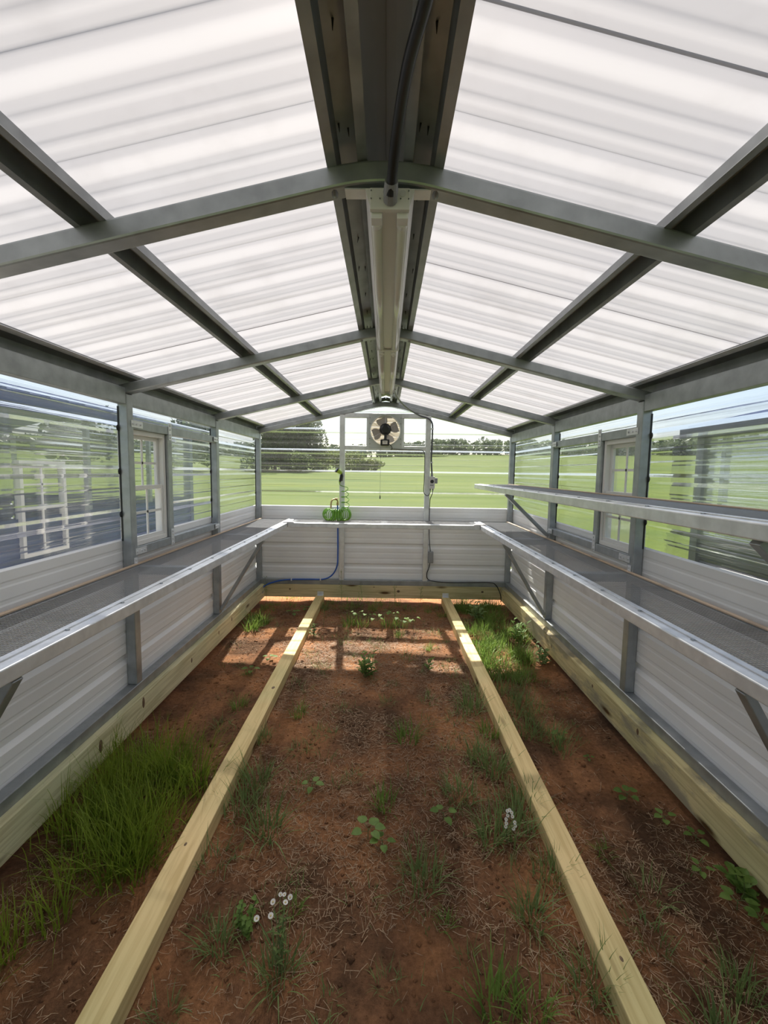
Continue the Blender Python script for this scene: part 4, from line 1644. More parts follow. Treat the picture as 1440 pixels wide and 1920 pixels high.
def tuft_mesh(i, n, spread, h0, h1, w, mat, lean=0.5, curl=0.8):
    v, f, l = blades(n, 0, 0, spread, h0, h1, w, lean, curl, 700 + i, base_z=0.0)
    o_ = np_mesh('grass_tuft', v, f, l, mat)
    me = o_.data
    bpy.data.objects.remove(o_)
    return me


TM = [tuft_mesh(0, 70, 0.045, 0.06, 0.14, 0.0040, M['grass_grey']),
      tuft_mesh(1, 55, 0.040, 0.05, 0.12, 0.0045, M['grass_mid']),
      tuft_mesh(2, 90, 0.060, 0.06, 0.15, 0.0040, M['grass_grey'], 0.6),
      tuft_mesh(3, 40, 0.030, 0.04, 0.09, 0.0040, M['grass_mid'], 0.7),
      tuft_mesh(4, 46, 0.050, 0.04, 0.11, 0.0032, M['grass_grey'], 0.8, 1.2)]
TUFTS = [  # x, y, scale, kind
    (-0.478, 2.479, 1.0, 1), (0.152, 2.238, 1.25, 1), (0.026, 1.781, 1.0, 1), (-0.438, 1.629, 1.25, 0), (0.159, 1.434, 1.0, 2),
    (0.530, 1.66, 1.35, 2), (0.45, 1.60, 1.1, 0), (0.50, 1.292, 1.0, 0), (0.56, 1.997, 1.3, 0), (0.50, 2.10, 1.0, 2), (0.54, 2.569, 1.2, 2), (0.45, 2.45, 1.0, 4),
    (0.33, 1.063, 1.2, 1), (0.42, 1.05, 1.0, 1), (-0.275, 1.329, 0.8, 3), (-0.274, 1.129, 0.95, 0), (-0.471, 1.211, 0.9, 0),
    (-0.40, 2.15, 0.9, 4), (-0.55, 1.92, 1.2, 0), (-0.57, 1.75, 1.1, 2), (-0.60, 1.50, 1.0, 4), (0.30, 2.65, 0.8, 4), (0.22, 1.28, 0.7, 3),
    (-0.22, 2.55, 0.6, 4), (0.05, 2.62, 0.6, 4), (-0.12, 1.95, 0.6, 4), (0.36, 1.83, 1.0, 2), (0.60, 2.30, 1.1, 1), (0.60, 2.80, 1.1, 4),
    (-0.33, 2.30, 0.7, 4), (-0.85, 2.55, 0.9, 1), (-0.88, 2.35, 0.8, 4), (0.03, 1.12, 0.55, 4), (0.08, 2.85, 0.6, 4), (0.50, 3.05, 0.9, 4),
    (0.15, 3.75, 0.9, 1), (0.48, 3.85, 1.0, 4), (-0.42, 3.10, 0.8, 4), (-0.55, 3.35, 0.8, 4), (0.20, 3.30, 0.8, 4), (-0.62, 4.5, 1.1, 0),
    (0.60, 4.35, 0.9, 1), (-0.95, 3.0, 0.7, 3), (-1.05, 3.15, 0.6, 4), (0.85, 1.25, 1.0, 4), (0.95, 1.40, 0.9, 4), (1.02, 1.12, 0.9, 0), (0.86, 1.55, 0.8, 3),
    (0.88, 0.98, 1.2, 0), (-0.12, 0.98, 0.8, 4), (-0.55, 1.02, 0.8, 4), (1.15, 1.05, 0.8, 4), (-0.02, 3.45, 0.9, 4), (-0.3, 3.6, 0.9, 4), (0.38, 3.5, 0.8, 1),
    (0.62, 1.45, 0.9, 2), (0.62, 1.12, 0.9, 2), (-0.66, 1.95, 0.8, 1), (-0.63, 2.25, 0.7, 2), (0.64, 1.80, 1.0, 2)]
CLUMP = {0: 'rounded grass clump near the left skid, level with its big paired knots',
         1: 'dark green grass clump right of centre, below the sunlit strip of soil',
         2: 'arching grass clump in the middle of the soil, above the centre seedling',
         3: 'grey-green grass clump beside the left skid, level with the tall grass',
         4: 'loose grass clump right of the centre seedling',
         5: 'large grass clump behind the white-tufted weed by the right skid',
         7: 'grass clump on the inner side of the right skid, below the white-tufted weed',
         8: 'big grass clump touching the inner side of the right skid, above the white-tufted weed',
         10: 'wide grass clump on the inner side of the right skid, near the sun patch',
         12: 'bright grass clump at the bottom edge, left of the right skid',
         14: 'little bright grass clump just above the white daisies',
         15: 'bluish grass clump at the foot of the white daisies',
         16: 'grey-green grass clump left of the white daisies',
         30: 'yellow-green grass clump left of the left skid, above the tall grass'}
for i, (x, y, s, k) in enumerate(TUFTS):
    o = bpy.data.objects.new('grass_tuft', TM[k])
    COL.objects.link(o)
    z = float(ground_z(np.array(x), np.array(y)))
    o.location = (x, y, z - 0.004)
    o.rotation_euler = (0, 0, random.uniform(0, 6.28))
    s *= 1.2
    o.scale = (s, s, s * random.uniform(0.85, 1.1))
    if i in CLUMP:
        o.name = 'grass_clump'
        tag(o, CLUMP[i], 'grass', 'grass clumps on the soil')
    else:
        tag(o, 'low sparse tuft of a few thin grass blades on the soil', 'grass', 'small grass tufts on the soil')


def leaf_geo(mb, base, d, length, width, fold=0.25, droop=0.3, nseg=4, heart=False):
    """one curved leaf blade from base in direction d (unit vector)"""
    d = Vector(d).normalized()
    side = d.cross(Vector((0, 0, 1)))
    if side.length < 1e-3:
        side = Vector((1, 0, 0))
    side.normalize()
    upv = side.cross(d).normalized()
    vs, fs = [], []
    p = Vector(base)
    cur = d.copy()
    for i in range(nseg + 1):
        t = i / nseg
        if heart:
            w = width * (math.sin(math.pi * min(1, t * 0.82 + 0.18)) ** 0.8)
        else:
            w = width * math.sin(math.pi * (0.08 + 0.92 * t)) ** 0.9 if i < nseg else 0.0
        if i == nseg:
            w = 0.0005
        vs += [p - side * w / 2 + upv * w * fold, p, p + side * w / 2 + upv * w * fold]
        cur = (cur - Vector((0, 0, droop / nseg))).normalized()
        p = p + cur * (length / nseg)
    for i in range(nseg):
        a = 3 * i
        fs += [(a, a + 1, a + 4, a + 3), (a + 1, a + 2, a + 5, a + 4)]
    mb.add(vs, fs)


def gz(x, y):
    return float(ground_z(np.array(float(x)), np.array(float(y))))


def leafy_weed(x, y, nst, h, ll, lw, mat, label, seed, per=9, spread=0.05, group=None, name='leafy_weed', lean=0.35):
    rg = random.Random(seed)
    z0 = gz(x, y) - 0.005
    root = empty(name, (x, y, z0))
    sm, lm = MB(), MB()
    for k in range(nst):
        a = rg.uniform(0, 6.28)
        r_ = rg.uniform(0, spread)
        b = Vector((x + r_ * math.cos(a), y + r_ * math.sin(a), z0))
        hh = h * rg.uniform(0.65, 1.0)
        tip = b + Vector((math.cos(a) * lean * hh * rg.random(), math.sin(a) * lean * hh * rg.random(), hh))
        mid = (b + tip) / 2 + Vector((rg.uniform(-.01, .01), rg.uniform(-.01, .01), 0))
        pts_ = spline([b, mid, tip], 4)
        sm.tube(pts_, 0.0018, 5)
        for q in range(per):
            t = 0.2 + 0.8 * q / max(1, per - 1)
            p = pts_[min(len(pts_) - 1, int(t * (len(pts_) - 1)))]
            aa = q * 2.4 + rg.uniform(-.4, .4)
            leaf_geo(lm, p, (math.cos(aa), math.sin(aa), rg.uniform(0.2, 0.9)), ll * rg.uniform(0.7, 1.1) * (1 - 0.35 * t), lw * rg.uniform(0.8, 1.1))
    sm.build('stems', M['stem'], root, kind='stuff')
    lm.build('leaves', mat, root, smooth=True, kind='stuff')
    tag(root, label, 'plant', group)
    return root


leafy_weed(-0.095, 2.98, 9, 0.17, 0.075, 0.020, M['leaf'], 'bushy green weed with lance-shaped leaves, centre of the far soil', 1)
leafy_weed(0.33, 3.10, 2, 0.12, 0.06, 0.016, M['leaf'], 'small upright weed just left of the right skid in the sun patch', 2, spread=0.01)
leafy_weed(0.93, 4.22, 8, 0.20, 0.09, 0.022, M['leaf_pale'], 'pale weed with whorled narrow leaves behind the right skid', 3, spread=0.09)
leafy_weed(1.20, 3.70, 7, 0.18, 0.09, 0.020, M['leaf'], 'leafy green weed against the right beam under the diagonal brace', 4, spread=0.09)
leafy_weed(1.24, 3.25, 5, 0.14, 0.06, 0.026, M['leaf_pale'], 'light green weed against the right beam where the bare soil begins', 5, spread=0.05)
leafy_weed(-0.60, 3.75, 4, 0.13, 0.03, 0.022, M['leaf_pale'], 'pale small-leaved weed on the inner side of the left skid', 6, spread=0.03)
leafy_weed(-0.42, 1.255, 5, 0.075, 0.025, 0.018, M['leaf'], 'low clover-like weed beside the white daisies', 7, spread=0.05, per=10)
leafy_weed(1.34 - 0.09, 1.40, 6, 0.09, 0.055, 0.036, M['leaf'], 'dark broad-leaved weed in the lower right corner by the beam', 8, spread=0.05, per=5)

# seedlings with a few broad leaves
SEED = [(-0.036, 1.612, 0.055, 'broad-leaved seedling alone on the soil midway between the skids'),
        (0.02, 1.57, 0.04, None),
        (1.10, 1.84, 0.065, 'broad-leaved seedling on the bare soil right of the right skid'),
        (1.19, 1.72, 0.05, None), (1.25, 1.62, 0.05, None), (1.20, 1.35, 0.06, None), (1.24, 1.30, 0.05, None), (1.17, 1.48, 0.045, None),
        (0.27, 1.70, 0.045, None), (-0.30, 1.88, 0.04, None), (-0.92, 3.02, 0.05, None), (-0.84, 3.22, 0.045, None), (-0.88, 4.25, 0.06, None), (-0.80, 4.45, 0.05, None),
        (0.98, 2.30, 0.035, None), (1.06, 2.12, 0.03, None)]
for i, (x, y, s, lab) in enumerate(SEED):
    rg_ = random.Random(50 + i)
    if x > 1.0:
        s *= 0.72
    z0 = gz(x, y) - 0.004
    root = empty('seedling', (x, y, z0))
    sm, lm = MB(), MB()
    top = Vector((x, y, z0 + s * 0.9))
    sm.tube([(x, y, z0), top], 0.0014, 5)
    nl = 5 if lab else 4
    for k in range(nl):
        a = 6.28 * k / nl + rg_.uniform(-.4, .4)
        p = top + Vector((0, 0, -0.2 * s * (k % 2)))
        q = p + Vector((math.cos(a), math.sin(a), 0.25)) * s * 0.5
        sm.tube([p, q], 0.0009, 4)
        leaf_geo(lm, q, (math.cos(a), math.sin(a), 0.15), s * rg_.uniform(0.7, 1.0), s * rg_.uniform(0.55, 0.8), 0.12, 0.35, 4, heart=True)
    sm.build('stems', M['stem'], root, kind='stuff')
    lm.build('leaves', M['leaf'], root, smooth=True, kind='stuff')
    if lab:
        tag(root, lab, 'plant')
    else:
        tag(root, 'tiny seedling with a few round green leaves on the soil', 'plant', 'tiny seedlings')

# trailing plant with round pale leaves at the far centre
root = empty('trailing_plant', (0.0, 3.95, gz(0, 3.95)))
sm, lm = MB(), MB()
rg_ = random.Random(9)
vine = [(-0.30, 4.02), (-0.20, 3.98), (-0.12, 4.05), (-0.05, 4.0), (0.02, 4.06), (0.10, 4.02), (0.17, 3.98), (0.24, 3.93), (0.28, 3.87)]
vp = [(x, y, gz(x, y) + 0.09 + 0.03 * math.sin(i * 1.7)) for i, (x, y) in enumerate(vine)]
sm.tube(spline(vp, 5), 0.002, 5)
for i, p in enumerate(spline(vp, 3)):
    a = i * 2.1
    b = Vector(p) + Vector((math.cos(a) * 0.03, math.sin(a) * 0.03, 0.02))
    sm.tube([p, b], 0.001, 4)
    if rg_.random() < 0.8:
        leaf_geo(lm, b, (math.cos(a), math.sin(a) - 0.3, 0.2), 0.042 * rg_.uniform(0.7, 1.1), 0.038, 0.15, 0.9, 4, heart=True)
for i in (0, 2, 4, 6, 8):
    sm.tube([(vp[i][0], vp[i][1], gz(*vine[i]) - 0.01), vp[i]], 0.0018, 5)
sm.build('stems', M['stem'], root, kind='stuff')
lm.build('leaves', M['leaf'], root, smooth=True, kind='stuff')
tag(root, 'trailing plant with round pale leaves at the far centre of the soil', 'plant')
parts = [blades(50, x, 4.0, 0.07, 0.08, 0.2, 0.005, 0.4, 0.6, 620 + i) for i, x in enumerate((-0.32, -0.2, 0.05, 0.17))]
v, f, l = merge(parts)
o = np_mesh('grass_clump', v, f, l, M['grass_mid'])
tag(o, 'grass clump mixed among the trailing pale-leaved plant', 'grass')

# tall dry weed stalks standing before the end beam
for i, (x, y, h, lab) in enumerate([(-1.27, 4.70, 0.30, 'thin dry weed stalk in the far left corner by the pipe'),
                                    (-0.43, 4.45, 0.42, 'tallest thin weed stalk before the end beam, right of the left post'),
                                    (-0.21, 4.30, 0.34, 'thin weed stalk before the end beam, left of centre'),
                                    (0.12, 4.55, 0.27, 'thin weed stalk before the end beam, at centre'),
                                    (-0.54, 3.95, 0.20, 'short seeding weed stalk just inside the left skid'),
                                    (-0.05, 4.1, 0.24, 'thin weed stalk rising from the trailing pale-leaved plant'),
                                    (0.40, 4.66, 0.22, 'thin weed stalk before the end beam, left of the right skid bracket')]):
    rg_ = random.Random(80 + i)
    z0 = gz(x, y) - 0.005
    m_ = MB()
    top = (x + rg_.uniform(-.02, .02), y, z0 + h)
    m_.tube(spline([(x, y, z0), (x + 0.006, y, z0 + h * 0.5), top], 4), 0.0014, 5)
    for k in range(12):
        t = 0.35 + 0.65 * rg_.random()
        p = Vector((x, y, z0)).lerp(Vector(top), t)
        a = rg_.uniform(0, 6.28)
        q = p + Vector((math.cos(a), math.sin(a), 0.9)) * 0.022
        m_.tube([p, q], 0.0008, 4)
        m_.sphere(q, 0.0035, 5, 4)
    o = m_.build('weed_stalk', M['grass_grey'])
    tag(o, lab, 'plant')


def daisy(mb_p, mb_c, c, r, tilt):
    n = 14
    u = Vector((1, 0, 0))
    nz_ = Vector((tilt[0], tilt[1], 1)).normalized()
    s = nz_.cross(Vector((0, 1, 0))).normalized()
    t = nz_.cross(s)
    c = Vector(c)
    for k in range(n):
        a = 2 * math.pi * k / n
        a2 = a + 2 * math.pi / n * 0.85
        am = (a + a2) / 2
        mb_p.add([c + (s * math.cos(a) + t * math.sin(a)) * r * 0.3, c + (s * math.cos(a) + t * math.sin(a)) * r * 0.9 + nz_ * r * 0.1,
                  c + (s * math.cos(am) + t * math.sin(am)) * r + nz_ * r * 0.12, c + (s * math.cos(a2) + t * math.sin(a2)) * r * 0.9 + nz_ * r * 0.1,
                  c + (s * math.cos(a2) + t * math.sin(a2)) * r * 0.3], [(0, 1, 2, 3, 4)])
    mb_c.sphere(c + nz_ * r * 0.05, r * 0.36, 8, 5, sz=0.6)


# white daisy-like weed (fleabane) in the near centre left
bx0, by0 = -0.272, 1.130
root = empty('white_daisies', (bx0, by0, gz(bx0, by0)))
sm, lm, pm, cm = MB(), MB(), MB(), MB()
heads = [(-0.346, 1.181, 0.06, 0.0085), (-0.307, 1.190, 0.06, 0.0085), (-0.273, 1.231, 0.06, 0.0080), (-0.262, 1.248, 0.06, 0.0080), (-0.282, 1.256, 0.06, 0.0065), (-0.294, 1.256, 0.06, 0.0065), (-0.311, 1.232, 0.06, 0.0085)]
for (hx, hy, hz, hr) in heads:
    c = (hx, hy, hz)
    base = Vector((bx0 + random.uniform(-.015, .015), by0 + random.uniform(-.015, .015), gz(bx0, by0) - 0.005))
    pp = spline([base, base.lerp(Vector(c), 0.55) + Vector((0, 0, 0.02)), c], 5)
    sm.tube(pp, 0.0012, 5)
    for k in range(5):
        a = random.uniform(0, 6.28)
        leaf_geo(lm, pp[2 + k], (math.cos(a), math.sin(a), 0.5), 0.03, 0.007)
    daisy(pm, cm, c, hr, (random.uniform(-.3, .3), random.uniform(-.6, -.1)))
sm.build('stems', M['stem'], root, kind='stuff')
lm.build('leaves', M['grass_grey'], root, kind='stuff')
pm.build('petals', M['petal'], root, kind='stuff')
cm.build('flower_centres', M['pollen'], root, kind='stuff')
tag(root, 'spindly weed with several small white daisy flowers, near centre left', 'plant')

# upright white-tufted weed by the right skid
bx0, by0 = 0.505, 1.60
root = empty('white_tufted_weed', (bx0, by0, gz(bx0, by0)))
sm, pm, cm = MB(), MB(), MB()
zb = gz(bx0, by0)
st_pts = [Vector((bx0, by0, zb - 0.005)), Vector((bx0 - 0.006, by0 - 0.006, zb + 0.07)), Vector((bx0 - 0.002, by0 - 0.012, zb + 0.14))]
sm.tube(spline(st_pts, 5), 0.0018, 6)
for k, (dx, dz) in enumerate([(0.0, 0.142), (-0.008, 0.138), (0.008, 0.132), (-0.006, 0.120), (0.012, 0.116), (-0.012, 0.104), (-0.010, 0.088), (0.022, 0.092), (0.024, 0.078), (0.018, 0.066), (-0.012, 0.074)]):
    c = (bx0 + dx, by0 - 0.014, zb + dz)
    sm.tube([(bx0 - 0.002, by0 - 0.008, zb + dz - 0.022), c], 0.0009, 4)
    daisy(pm, cm, c, 0.0068, (0.1 * (k % 3 - 1), -0.9))
sm.build('stems', M['stem'], root, kind='stuff')
pm.build('petals', M['petal'], root, kind='stuff')
cm.build('flower_centres', M['pollen'], root, kind='stuff')
tag(root, 'upright weed stem topped with white seed tufts beside the right skid', 'plant')

# straw and mown grass litter
n = 30000
rg = np.random.default_rng(21)
dens = []
sx = rg.uniform(-1.28, 1.28, n * 2)
sy = np.where(rg.uniform(0, 1, n * 2) < 0.75, rg.uniform(0.75, 3.6, n * 2), rg.uniform(3.0, 4.75, n * 2))
keep = (fbm(sx * 2.0, sy * 2.0, 31) + 0.75 * (np.abs(sx) < 0.65) - 0.05 + rg.normal(0, 0.30, n * 2)) > 0.0
keep &= np.abs(np.abs(sx) - 0.692) > 0.055
BARE = [(0.16, 1.12, 0.30, 0.17), (1.02, 2.05, 0.20, 0.45), (-1.05, 3.25, 0.30, 0.40), (0.02, 2.62, 0.26, 0.14), (-0.38, 2.22, 0.20, 0.16), (0.48, 1.42, 0.13, 0.10), (-0.95, 2.55, 0.25, 0.35), (0.5, 3.35, 0.15, 0.2)]
for bx_, by_, ba_, bb_ in BARE:
    d_ = ((sx - bx_) / ba_) ** 2 + ((sy - by_) / bb_) ** 2
    keep &= ~((d_ < 1.0 + rg.normal(0, 0.25, len(sx))) & (rg.uniform(0, 1, len(sx)) < 0.93))
sx, sy = sx[keep][:n], sy[keep][:n]
n = len(sx)
sl = rg.gamma(2.2, 0.0085, n) + 0.007
sl = np.minimum(sl, 0.11)
sa = rg.uniform(0, 2 * math.pi, n)
sw = rg.uniform(0.0004, 0.0010, n)
tiltz = rg.normal(0, 0.16, n)
zc = ground_z(sx, sy) + 0.002 + np.abs(rg.normal(0, 0.004, n))
dx, dy = np.cos(sa), np.sin(sa)
V = np.zeros((n, 6, 3))
bend = rg.normal(0, 0.05, n)
for i, t in enumerate((-0.5, 0.0, 0.5)):
    ox = sx + dx * sl * t - dy * bend * sl * (1 - 4 * t * t)
    oy = sy + dy * sl * t + dx * bend * sl * (1 - 4 * t * t)
    oz = zc + tiltz * sl * t
    V[:, 2 * i] = np.stack([ox - dy * sw, oy + dx * sw, oz], 1)
    V[:, 2 * i + 1] = np.stack([ox + dy * sw, oy - dx * sw, oz + sw * 0.7], 1)
off = (np.arange(n) * 6)[:, None]
f = np.concatenate([off + np.array([[0, 1, 3, 2]]), off + np.array([[2, 3, 5, 4]])], 1).ravel()
o = np_mesh('straw_litter', V.reshape(-1, 3), f, np.full(2 * n, 4), M['straw'])
tag(o, 'dry straw and mown grass litter scattered over the red soil', 'straw', kind='stuff')

# crumbs and clods of dry clay
n = 7000
rg = np.random.default_rng(33)
cxs = rg.uniform(-1.29, 1.29, n)
cys = rg.uniform(0.75, 4.75, n)
ok = np.abs(np.abs(cxs) - 0.692) > 0.055
cxs, cys = cxs[ok], cys[ok]
n = len(cxs)
cr_ = rg.gamma(2.0, 0.0016, n) + 0.0012
czs = ground_z(cxs, cys) + cr_ * 0.25
octa = np.array([(1, 0, 0), (0, 1, 0), (-1, 0, 0), (0, -1, 0), (0, 0, 0.75), (0, 0, -0.75)])
V = np.stack([cxs, cys, czs], 1)[:, None, :] + octa[None] * cr_[:, None, None] * rg.uniform(0.6, 1.4, (n, 6, 1))
off = (np.arange(n) * 6)[:, None]
tri = np.array([[0, 1, 4, 1, 2, 4, 2, 3, 4, 3, 0, 4, 1, 0, 5, 2, 1, 5, 3, 2, 5, 0, 3, 5]])
o = np_mesh('soil_crumbs', V.reshape(-1, 3), (off + tri).ravel(), np.full(n * 8, 3), M['soil'])
tag(o, 'small crumbs of dry red clay lying on the soil', 'soil', kind='stuff')

# ------------------------------------------------------------------ outside: neighbouring greenhouses
def neighbour(name, label, xw, sgn, y0, y1, zoff, win, mat):
    """long greenhouse whose near wall faces us; sgn = direction away from us"""
    root = empty(name, (xw, (y0 + y1) / 2, -0.15))
    w = 2.9
    zo = zoff
    def bx(a, b, *k):
        q0, q1 = sorted((xw + sgn * a, xw + sgn * b))
        return MB().box(q0, q1, *k)
    # lower steel walls
    m_ = MB()
    sheet_side(m_, -sgn, abs(xw), y0, y1, -0.05, 0.80 + zo, 0.1)
    if True:
        sheet_side(m_, 1 if sgn > 0 else -1, abs(xw) + w, y0, y1, -0.05, 0.80 + zo, 0.1)
    # mirror signs so the sheets sit on the right side of the origin
    m_.v = [((abs(x) if xw > 0 else -abs(x)), y, z) for x, y, z in m_.v]
    solidify(m_.build('steel_panel', mat, root))
    for yy in (y0, y1):
        e_ = MB()
        sheet_end(e_, yy, *sorted((xw, xw + sgn * w)), -0.05, 0.80 + zo, 0.1)
        solidify(e_.build('steel_panel', mat, root))
    m_ = MB()
    sheet_side(m_, -1, abs(xw) + 0.004, y0, y1, 0.78 + zo, 1.80 + zo, 0.2)
    m_.v = [((abs(x) if xw > 0 else -abs(x)), y, z) for x, y, z in m_.v]
    m_.build('clear_panel', M['clear_y'], root)
    bx(-0.02, 0.06, y0, y1, 1.76 + zo, 1.86 + zo).build('eave_trim', mat, root)
    bx(w - 0.06, w + 0.02, y0, y1, 1.76 + zo, 1.86 + zo).build('eave_trim', mat, root)
    bx(-0.02, 0.05, y0, y1, -0.14, -0.05).build('base_beam', M['wood_y'], root)
    for yy in np.arange(y0, y1 + 0.01, 1.22):
        bx(0.02, 0.07, yy, yy + 0.05, -0.05, 1.78 + zo).build('post', M['galv'], root)
        bx(w - 0.07, w - 0.02, yy, yy + 0.05, -0.05, 1.78 + zo).build('post', M['galv'], root)
    for yy in (y0, y1 - 0.1):
        bx(-0.025, 0.09, yy, yy + 0.10, -0.05, 1.78 + zo).build('corner_trim', mat, root)
    # roof: two slopes with thickness
    zr = 1.86 + zo
    for a, b, za, zb_ in ((-0.12, w / 2, zr - 0.03, zr + 0.33), (w / 2, w + 0.12, zr + 0.33, zr - 0.03)):
        xa, xb = xw + sgn * a, xw + sgn * b
        m_ = MB()
        ya, yb = y0 - 0.12, y1 + 0.12
        m_.add([(xa, ya, za), (xb, ya, zb_), (xb, yb, zb_), (xa, yb, za), (xa, ya, za + 0.03), (xb, ya, zb_ + 0.03), (xb, yb, zb_ + 0.03), (xa, yb, za + 0.03)],
               [(0, 1, 2, 3), (4, 7, 6, 5), (0, 4, 5, 1), (1, 5, 6, 2), (2, 6, 7, 3), (3, 7, 4, 0)])
        ro = m_.build('roof', M['roof_blue'], root)
        if a < 0:
            r_ = MB()
            for yy in np.arange(y0, y1, PITCHR):
                r_.sweep([(-0.03, 0), (-0.012, 0.02), (0.012, 0.02), (0.03, 0)], [(xa, yy, za + 0.03), (xb, yy, zb_ + 0.03)])
            r_.build('ribs', M['roof_blue'], ro, kind='stuff')
            fl_ = MB()
            x0_, x1_ = sorted((xa - sgn * 0.004, xa + sgn * 0.012))
            fl_.box(x0_, x1_, ya, yb, za - 0.07, za + 0.03)
            fl_.build('fascia', mat, root)
    if win:
        wy0, wy1, wz0, wz1 = win
        wn_ = MB()
        f_ = 0.035
        for q in ((wy0, wy0 + f_, wz0, wz1), (wy1 - f_, wy1, wz0, wz1), (wy0 + f_, wy1 - f_, wz0, wz0 + f_), (wy0 + f_, wy1 - f_, wz1 - f_, wz1), (wy0 + f_, wy1 - f_, (wz0 + wz1) / 2 - 0.015, (wz0 + wz1) / 2 + 0.015)):
            a_, b_ = sorted((xw - sgn * 0.035, xw + sgn * 0.02))
            wn_.box(a_, b_, *q)
        wo = wn_.build('window_frame', M['white'], root)
        a_, b_ = sorted((xw - sgn * 0.012, xw))
        MB().box(a_, b_, (wy0 + wy1) / 2 - 0.008, (wy0 + wy1) / 2 + 0.008, wz0 + f_, wz1 - f_).build('muntin', M['white'], wo)
        for zz in ((wz0 * 3 + wz1) / 4, (wz0 + wz1 * 3) / 4):
            MB().box(a_, b_, wy0 + f_, wy1 - f_, zz - 0.008, zz + 0.008).build('muntin', M['white'], wo)
    tag(root, label, 'building')
    return root


M['roof_blue'] = principled('blue_roof_steel', (0.16, 0.20, 0.33), 0.35, spec=0.6)
neighbour('greenhouse_shed', 'navy-trimmed greenhouse shed seen through the left wall', -3.1, -1, 1.0, 7.1, 0.12, (3.72, 4.26, 0.58, 1.42), M['navy'])
neighbour('greenhouse_shed', 'charcoal-trimmed greenhouse shed seen through the right wall', 3.1, 1, -2.0, 4.42, -0.02, None, M['slate'])


# ------------------------------------------------------------------ trees
def crown(cx, cyy, z0, rx, ry, h, n, leaf, seed, mat, root, lumps=16):
    rg = np.random.default_rng(seed)
    lc = np.stack([rg.normal(0, 0.42, lumps), rg.normal(0, 0.42, lumps), rg.uniform(0.12, 0.84, lumps)], 1)
    which = rg.integers(0, lumps, n)
    d = rg.normal(0, 1, (n, 3))
    d /= np.linalg.norm(d, axis=1)[:, None]
    rad_ = 0.40 * rg.uniform(0.55, 1.0, n) ** 0.5
    P = lc[which] + d * rad_[:, None] * np.array([1, 1, 0.62])
    P[:, 2] = np.clip(P[:, 2], 0.02, 1.1)
    P = P * np.array([rx, ry, h]) + np.array([cx, cyy, z0])
    a = rg.normal(0, 1, (n, 3))
    a /= np.linalg.norm(a, axis=1)[:, None]
    b = np.cross(a, rg.normal(0, 1, (n, 3)))
    b /= np.linalg.norm(b, axis=1)[:, None]
    s = leaf * rg.uniform(0.6, 1.3, n)[:, None]
    V = np.stack([P - a * s, P - b * s * 0.6, P + a * s, P + b * s * 0.6], 1)
    f = np.arange(4 * n)
    return np_mesh('crown', V.reshape(-1, 3), f, np.full(n, 4), mat, root)


def tree(x, y, w, h, n, leaf, seed, mat, label, trunk=True, group=None, name='tree'):
    z = float(terrain_z(np.array(float(x)), np.array(float(y))))
    root = empty(name, (x, y, z))
    crown(x, y, z + (0.08 * h if trunk else 0), w / 2, w / 2, h * 0.9, n, leaf, seed, mat, root)
    if trunk:
        m_ = MB()
        m_.cyl((x, y, z - 0.3), (x, y, z + h * 0.6), 0.03 * h, 10, r1=0.012 * h)
        for k in range(4):
            a = k * 1.57 + seed
            m_.cyl((x, y, z + h * (0.25 + 0.06 * k)), (x + math.cos(a) * w * 0.25, y + math.sin(a) * w * 0.25, z + h * (0.55 + 0.06 * k)), 0.012 * h, 7, r1=0.004 * h)
        m_.build('trunk', M['bark'], root)
    tag(root, label, 'tree' if trunk else 'shrub', group)
    return root


def px_x(px, y):
    return (px - 727) / 830.0 * y


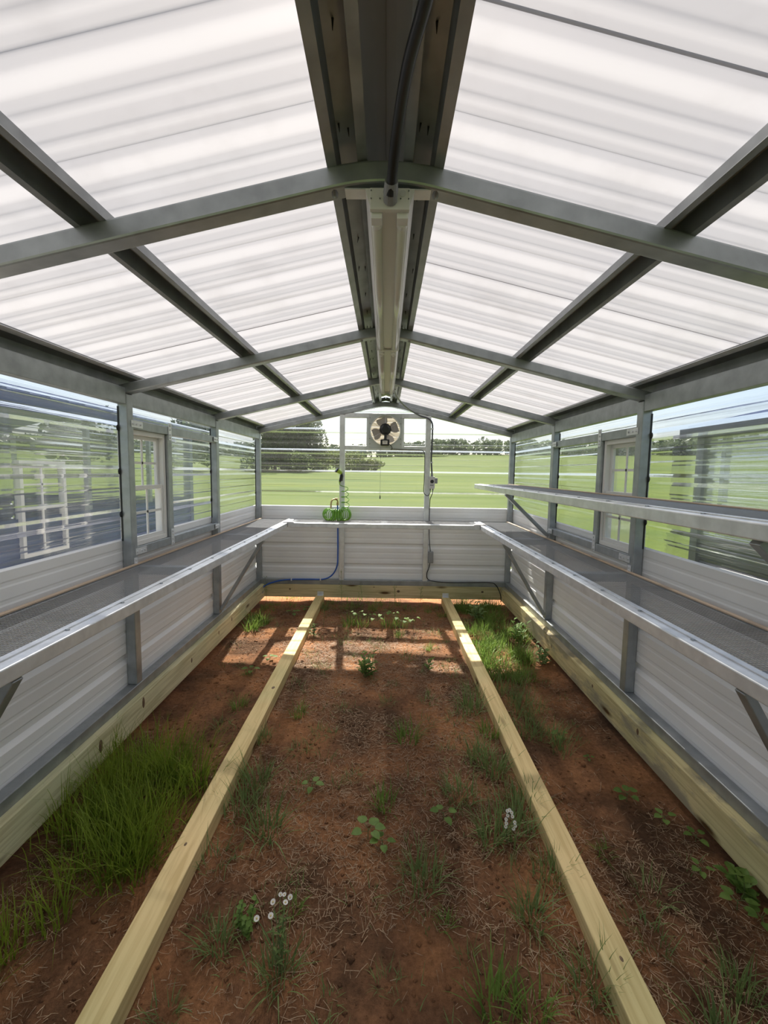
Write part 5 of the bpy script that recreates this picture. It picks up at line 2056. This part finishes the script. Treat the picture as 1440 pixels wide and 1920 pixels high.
tree(px_x(520, 80), 80, 11, 10.6, 5200, 0.34, 1, M['tree_near'], 'large dark tree beyond the end wall, leftmost in the end panel')
tree(px_x(575, 84), 84, 7.5, 10.8, 3600, 0.32, 2, M['tree_near'], 'tall tree beyond the end wall, just right of the large dark tree')
for i, (px, y, w, h, lab) in enumerate([(610, 86, 7, 5.2, 'olive shrub right of the tall tree, left of the left end post'), (655, 86, 6.5, 4.6, 'olive shrub seen just right of the left end post'), (692, 88, 5.5, 2.6, 'low olive shrub under the fan, rightmost of the row'),
                                        (500, 74, 6, 4.0, 'dark shrub at the foot of the large dark tree'), (560, 76, 7, 3.6, 'dark wide shrub at the foot of the tall tree')]):
    tree(px_x(px, y), y, w, h, 2200, 0.24, 20 + i, M['shrub'] if i < 3 else M['tree_near'], lab, trunk=False, name='shrub')
# trees seen through the left wall
for i, (x, y, w, h) in enumerate([(-42, 62, 12, 11), (-52, 48, 13, 12), (-60, 36, 13, 13), (-64, 22, 14, 13), (-31, 70, 9, 9)]):
    tree(x, y, w, h, 2200, 0.45, 40 + i, M['tree_near'], 'leafy tree beyond the yard, seen through the left wall', group='trees beyond the left wall')
# distant wooded skyline (one object, nobody could count it)
rg = np.random.default_rng(77)
V, n = [], 0
Ps, Ss = [], []
for k in range(620):
    a = rg.uniform(math.radians(0), math.radians(150))
    d = rg.uniform(300, 345)
    x, y = d * math.cos(a), d * math.sin(a)
    z = float(terrain_z(np.array(x), np.array(y)))
    bear = math.degrees(math.atan2(x, y))
    hill = 1.0 + 0.35 * math.exp(-((bear - 10) / 9) ** 2) + 0.3 * math.exp(-((bear - 50) / 18) ** 2)
    w, h = rg.uniform(7, 12), rg.uniform(6, 9.5) * hill
    m_ = 60
    dd = rg.normal(0, 1, (m_, 3))
    dd /= np.linalg.norm(dd, axis=1)[:, None]
    Ps.append(np.array([x, y, z + h * 0.5]) + dd * np.array([w * 0.55, w * 0.55, h * 0.5]) * rg.uniform(0.7, 1.0, (m_, 1)))
    Ss.append(np.full(m_, 1.5))
P = np.concatenate(Ps)
S = np.concatenate(Ss)[:, None] * rg.uniform(0.6, 1.3, (len(P), 1))
a = rg.normal(0, 1, P.shape)
a /= np.linalg.norm(a, axis=1)[:, None]
b = np.cross(a, rg.normal(0, 1, P.shape))
b /= np.linalg.norm(b, axis=1)[:, None]
V = np.stack([P - a * S, P - b * S * 0.7, P + a * S, P + b * S * 0.7], 1)
o = np_mesh('treeline', V.reshape(-1, 3), np.arange(4 * len(P)), np.full(len(P), 4), M['tree_far'])
tag(o, 'distant wooded treeline along the top of the field', 'trees', kind='stuff')
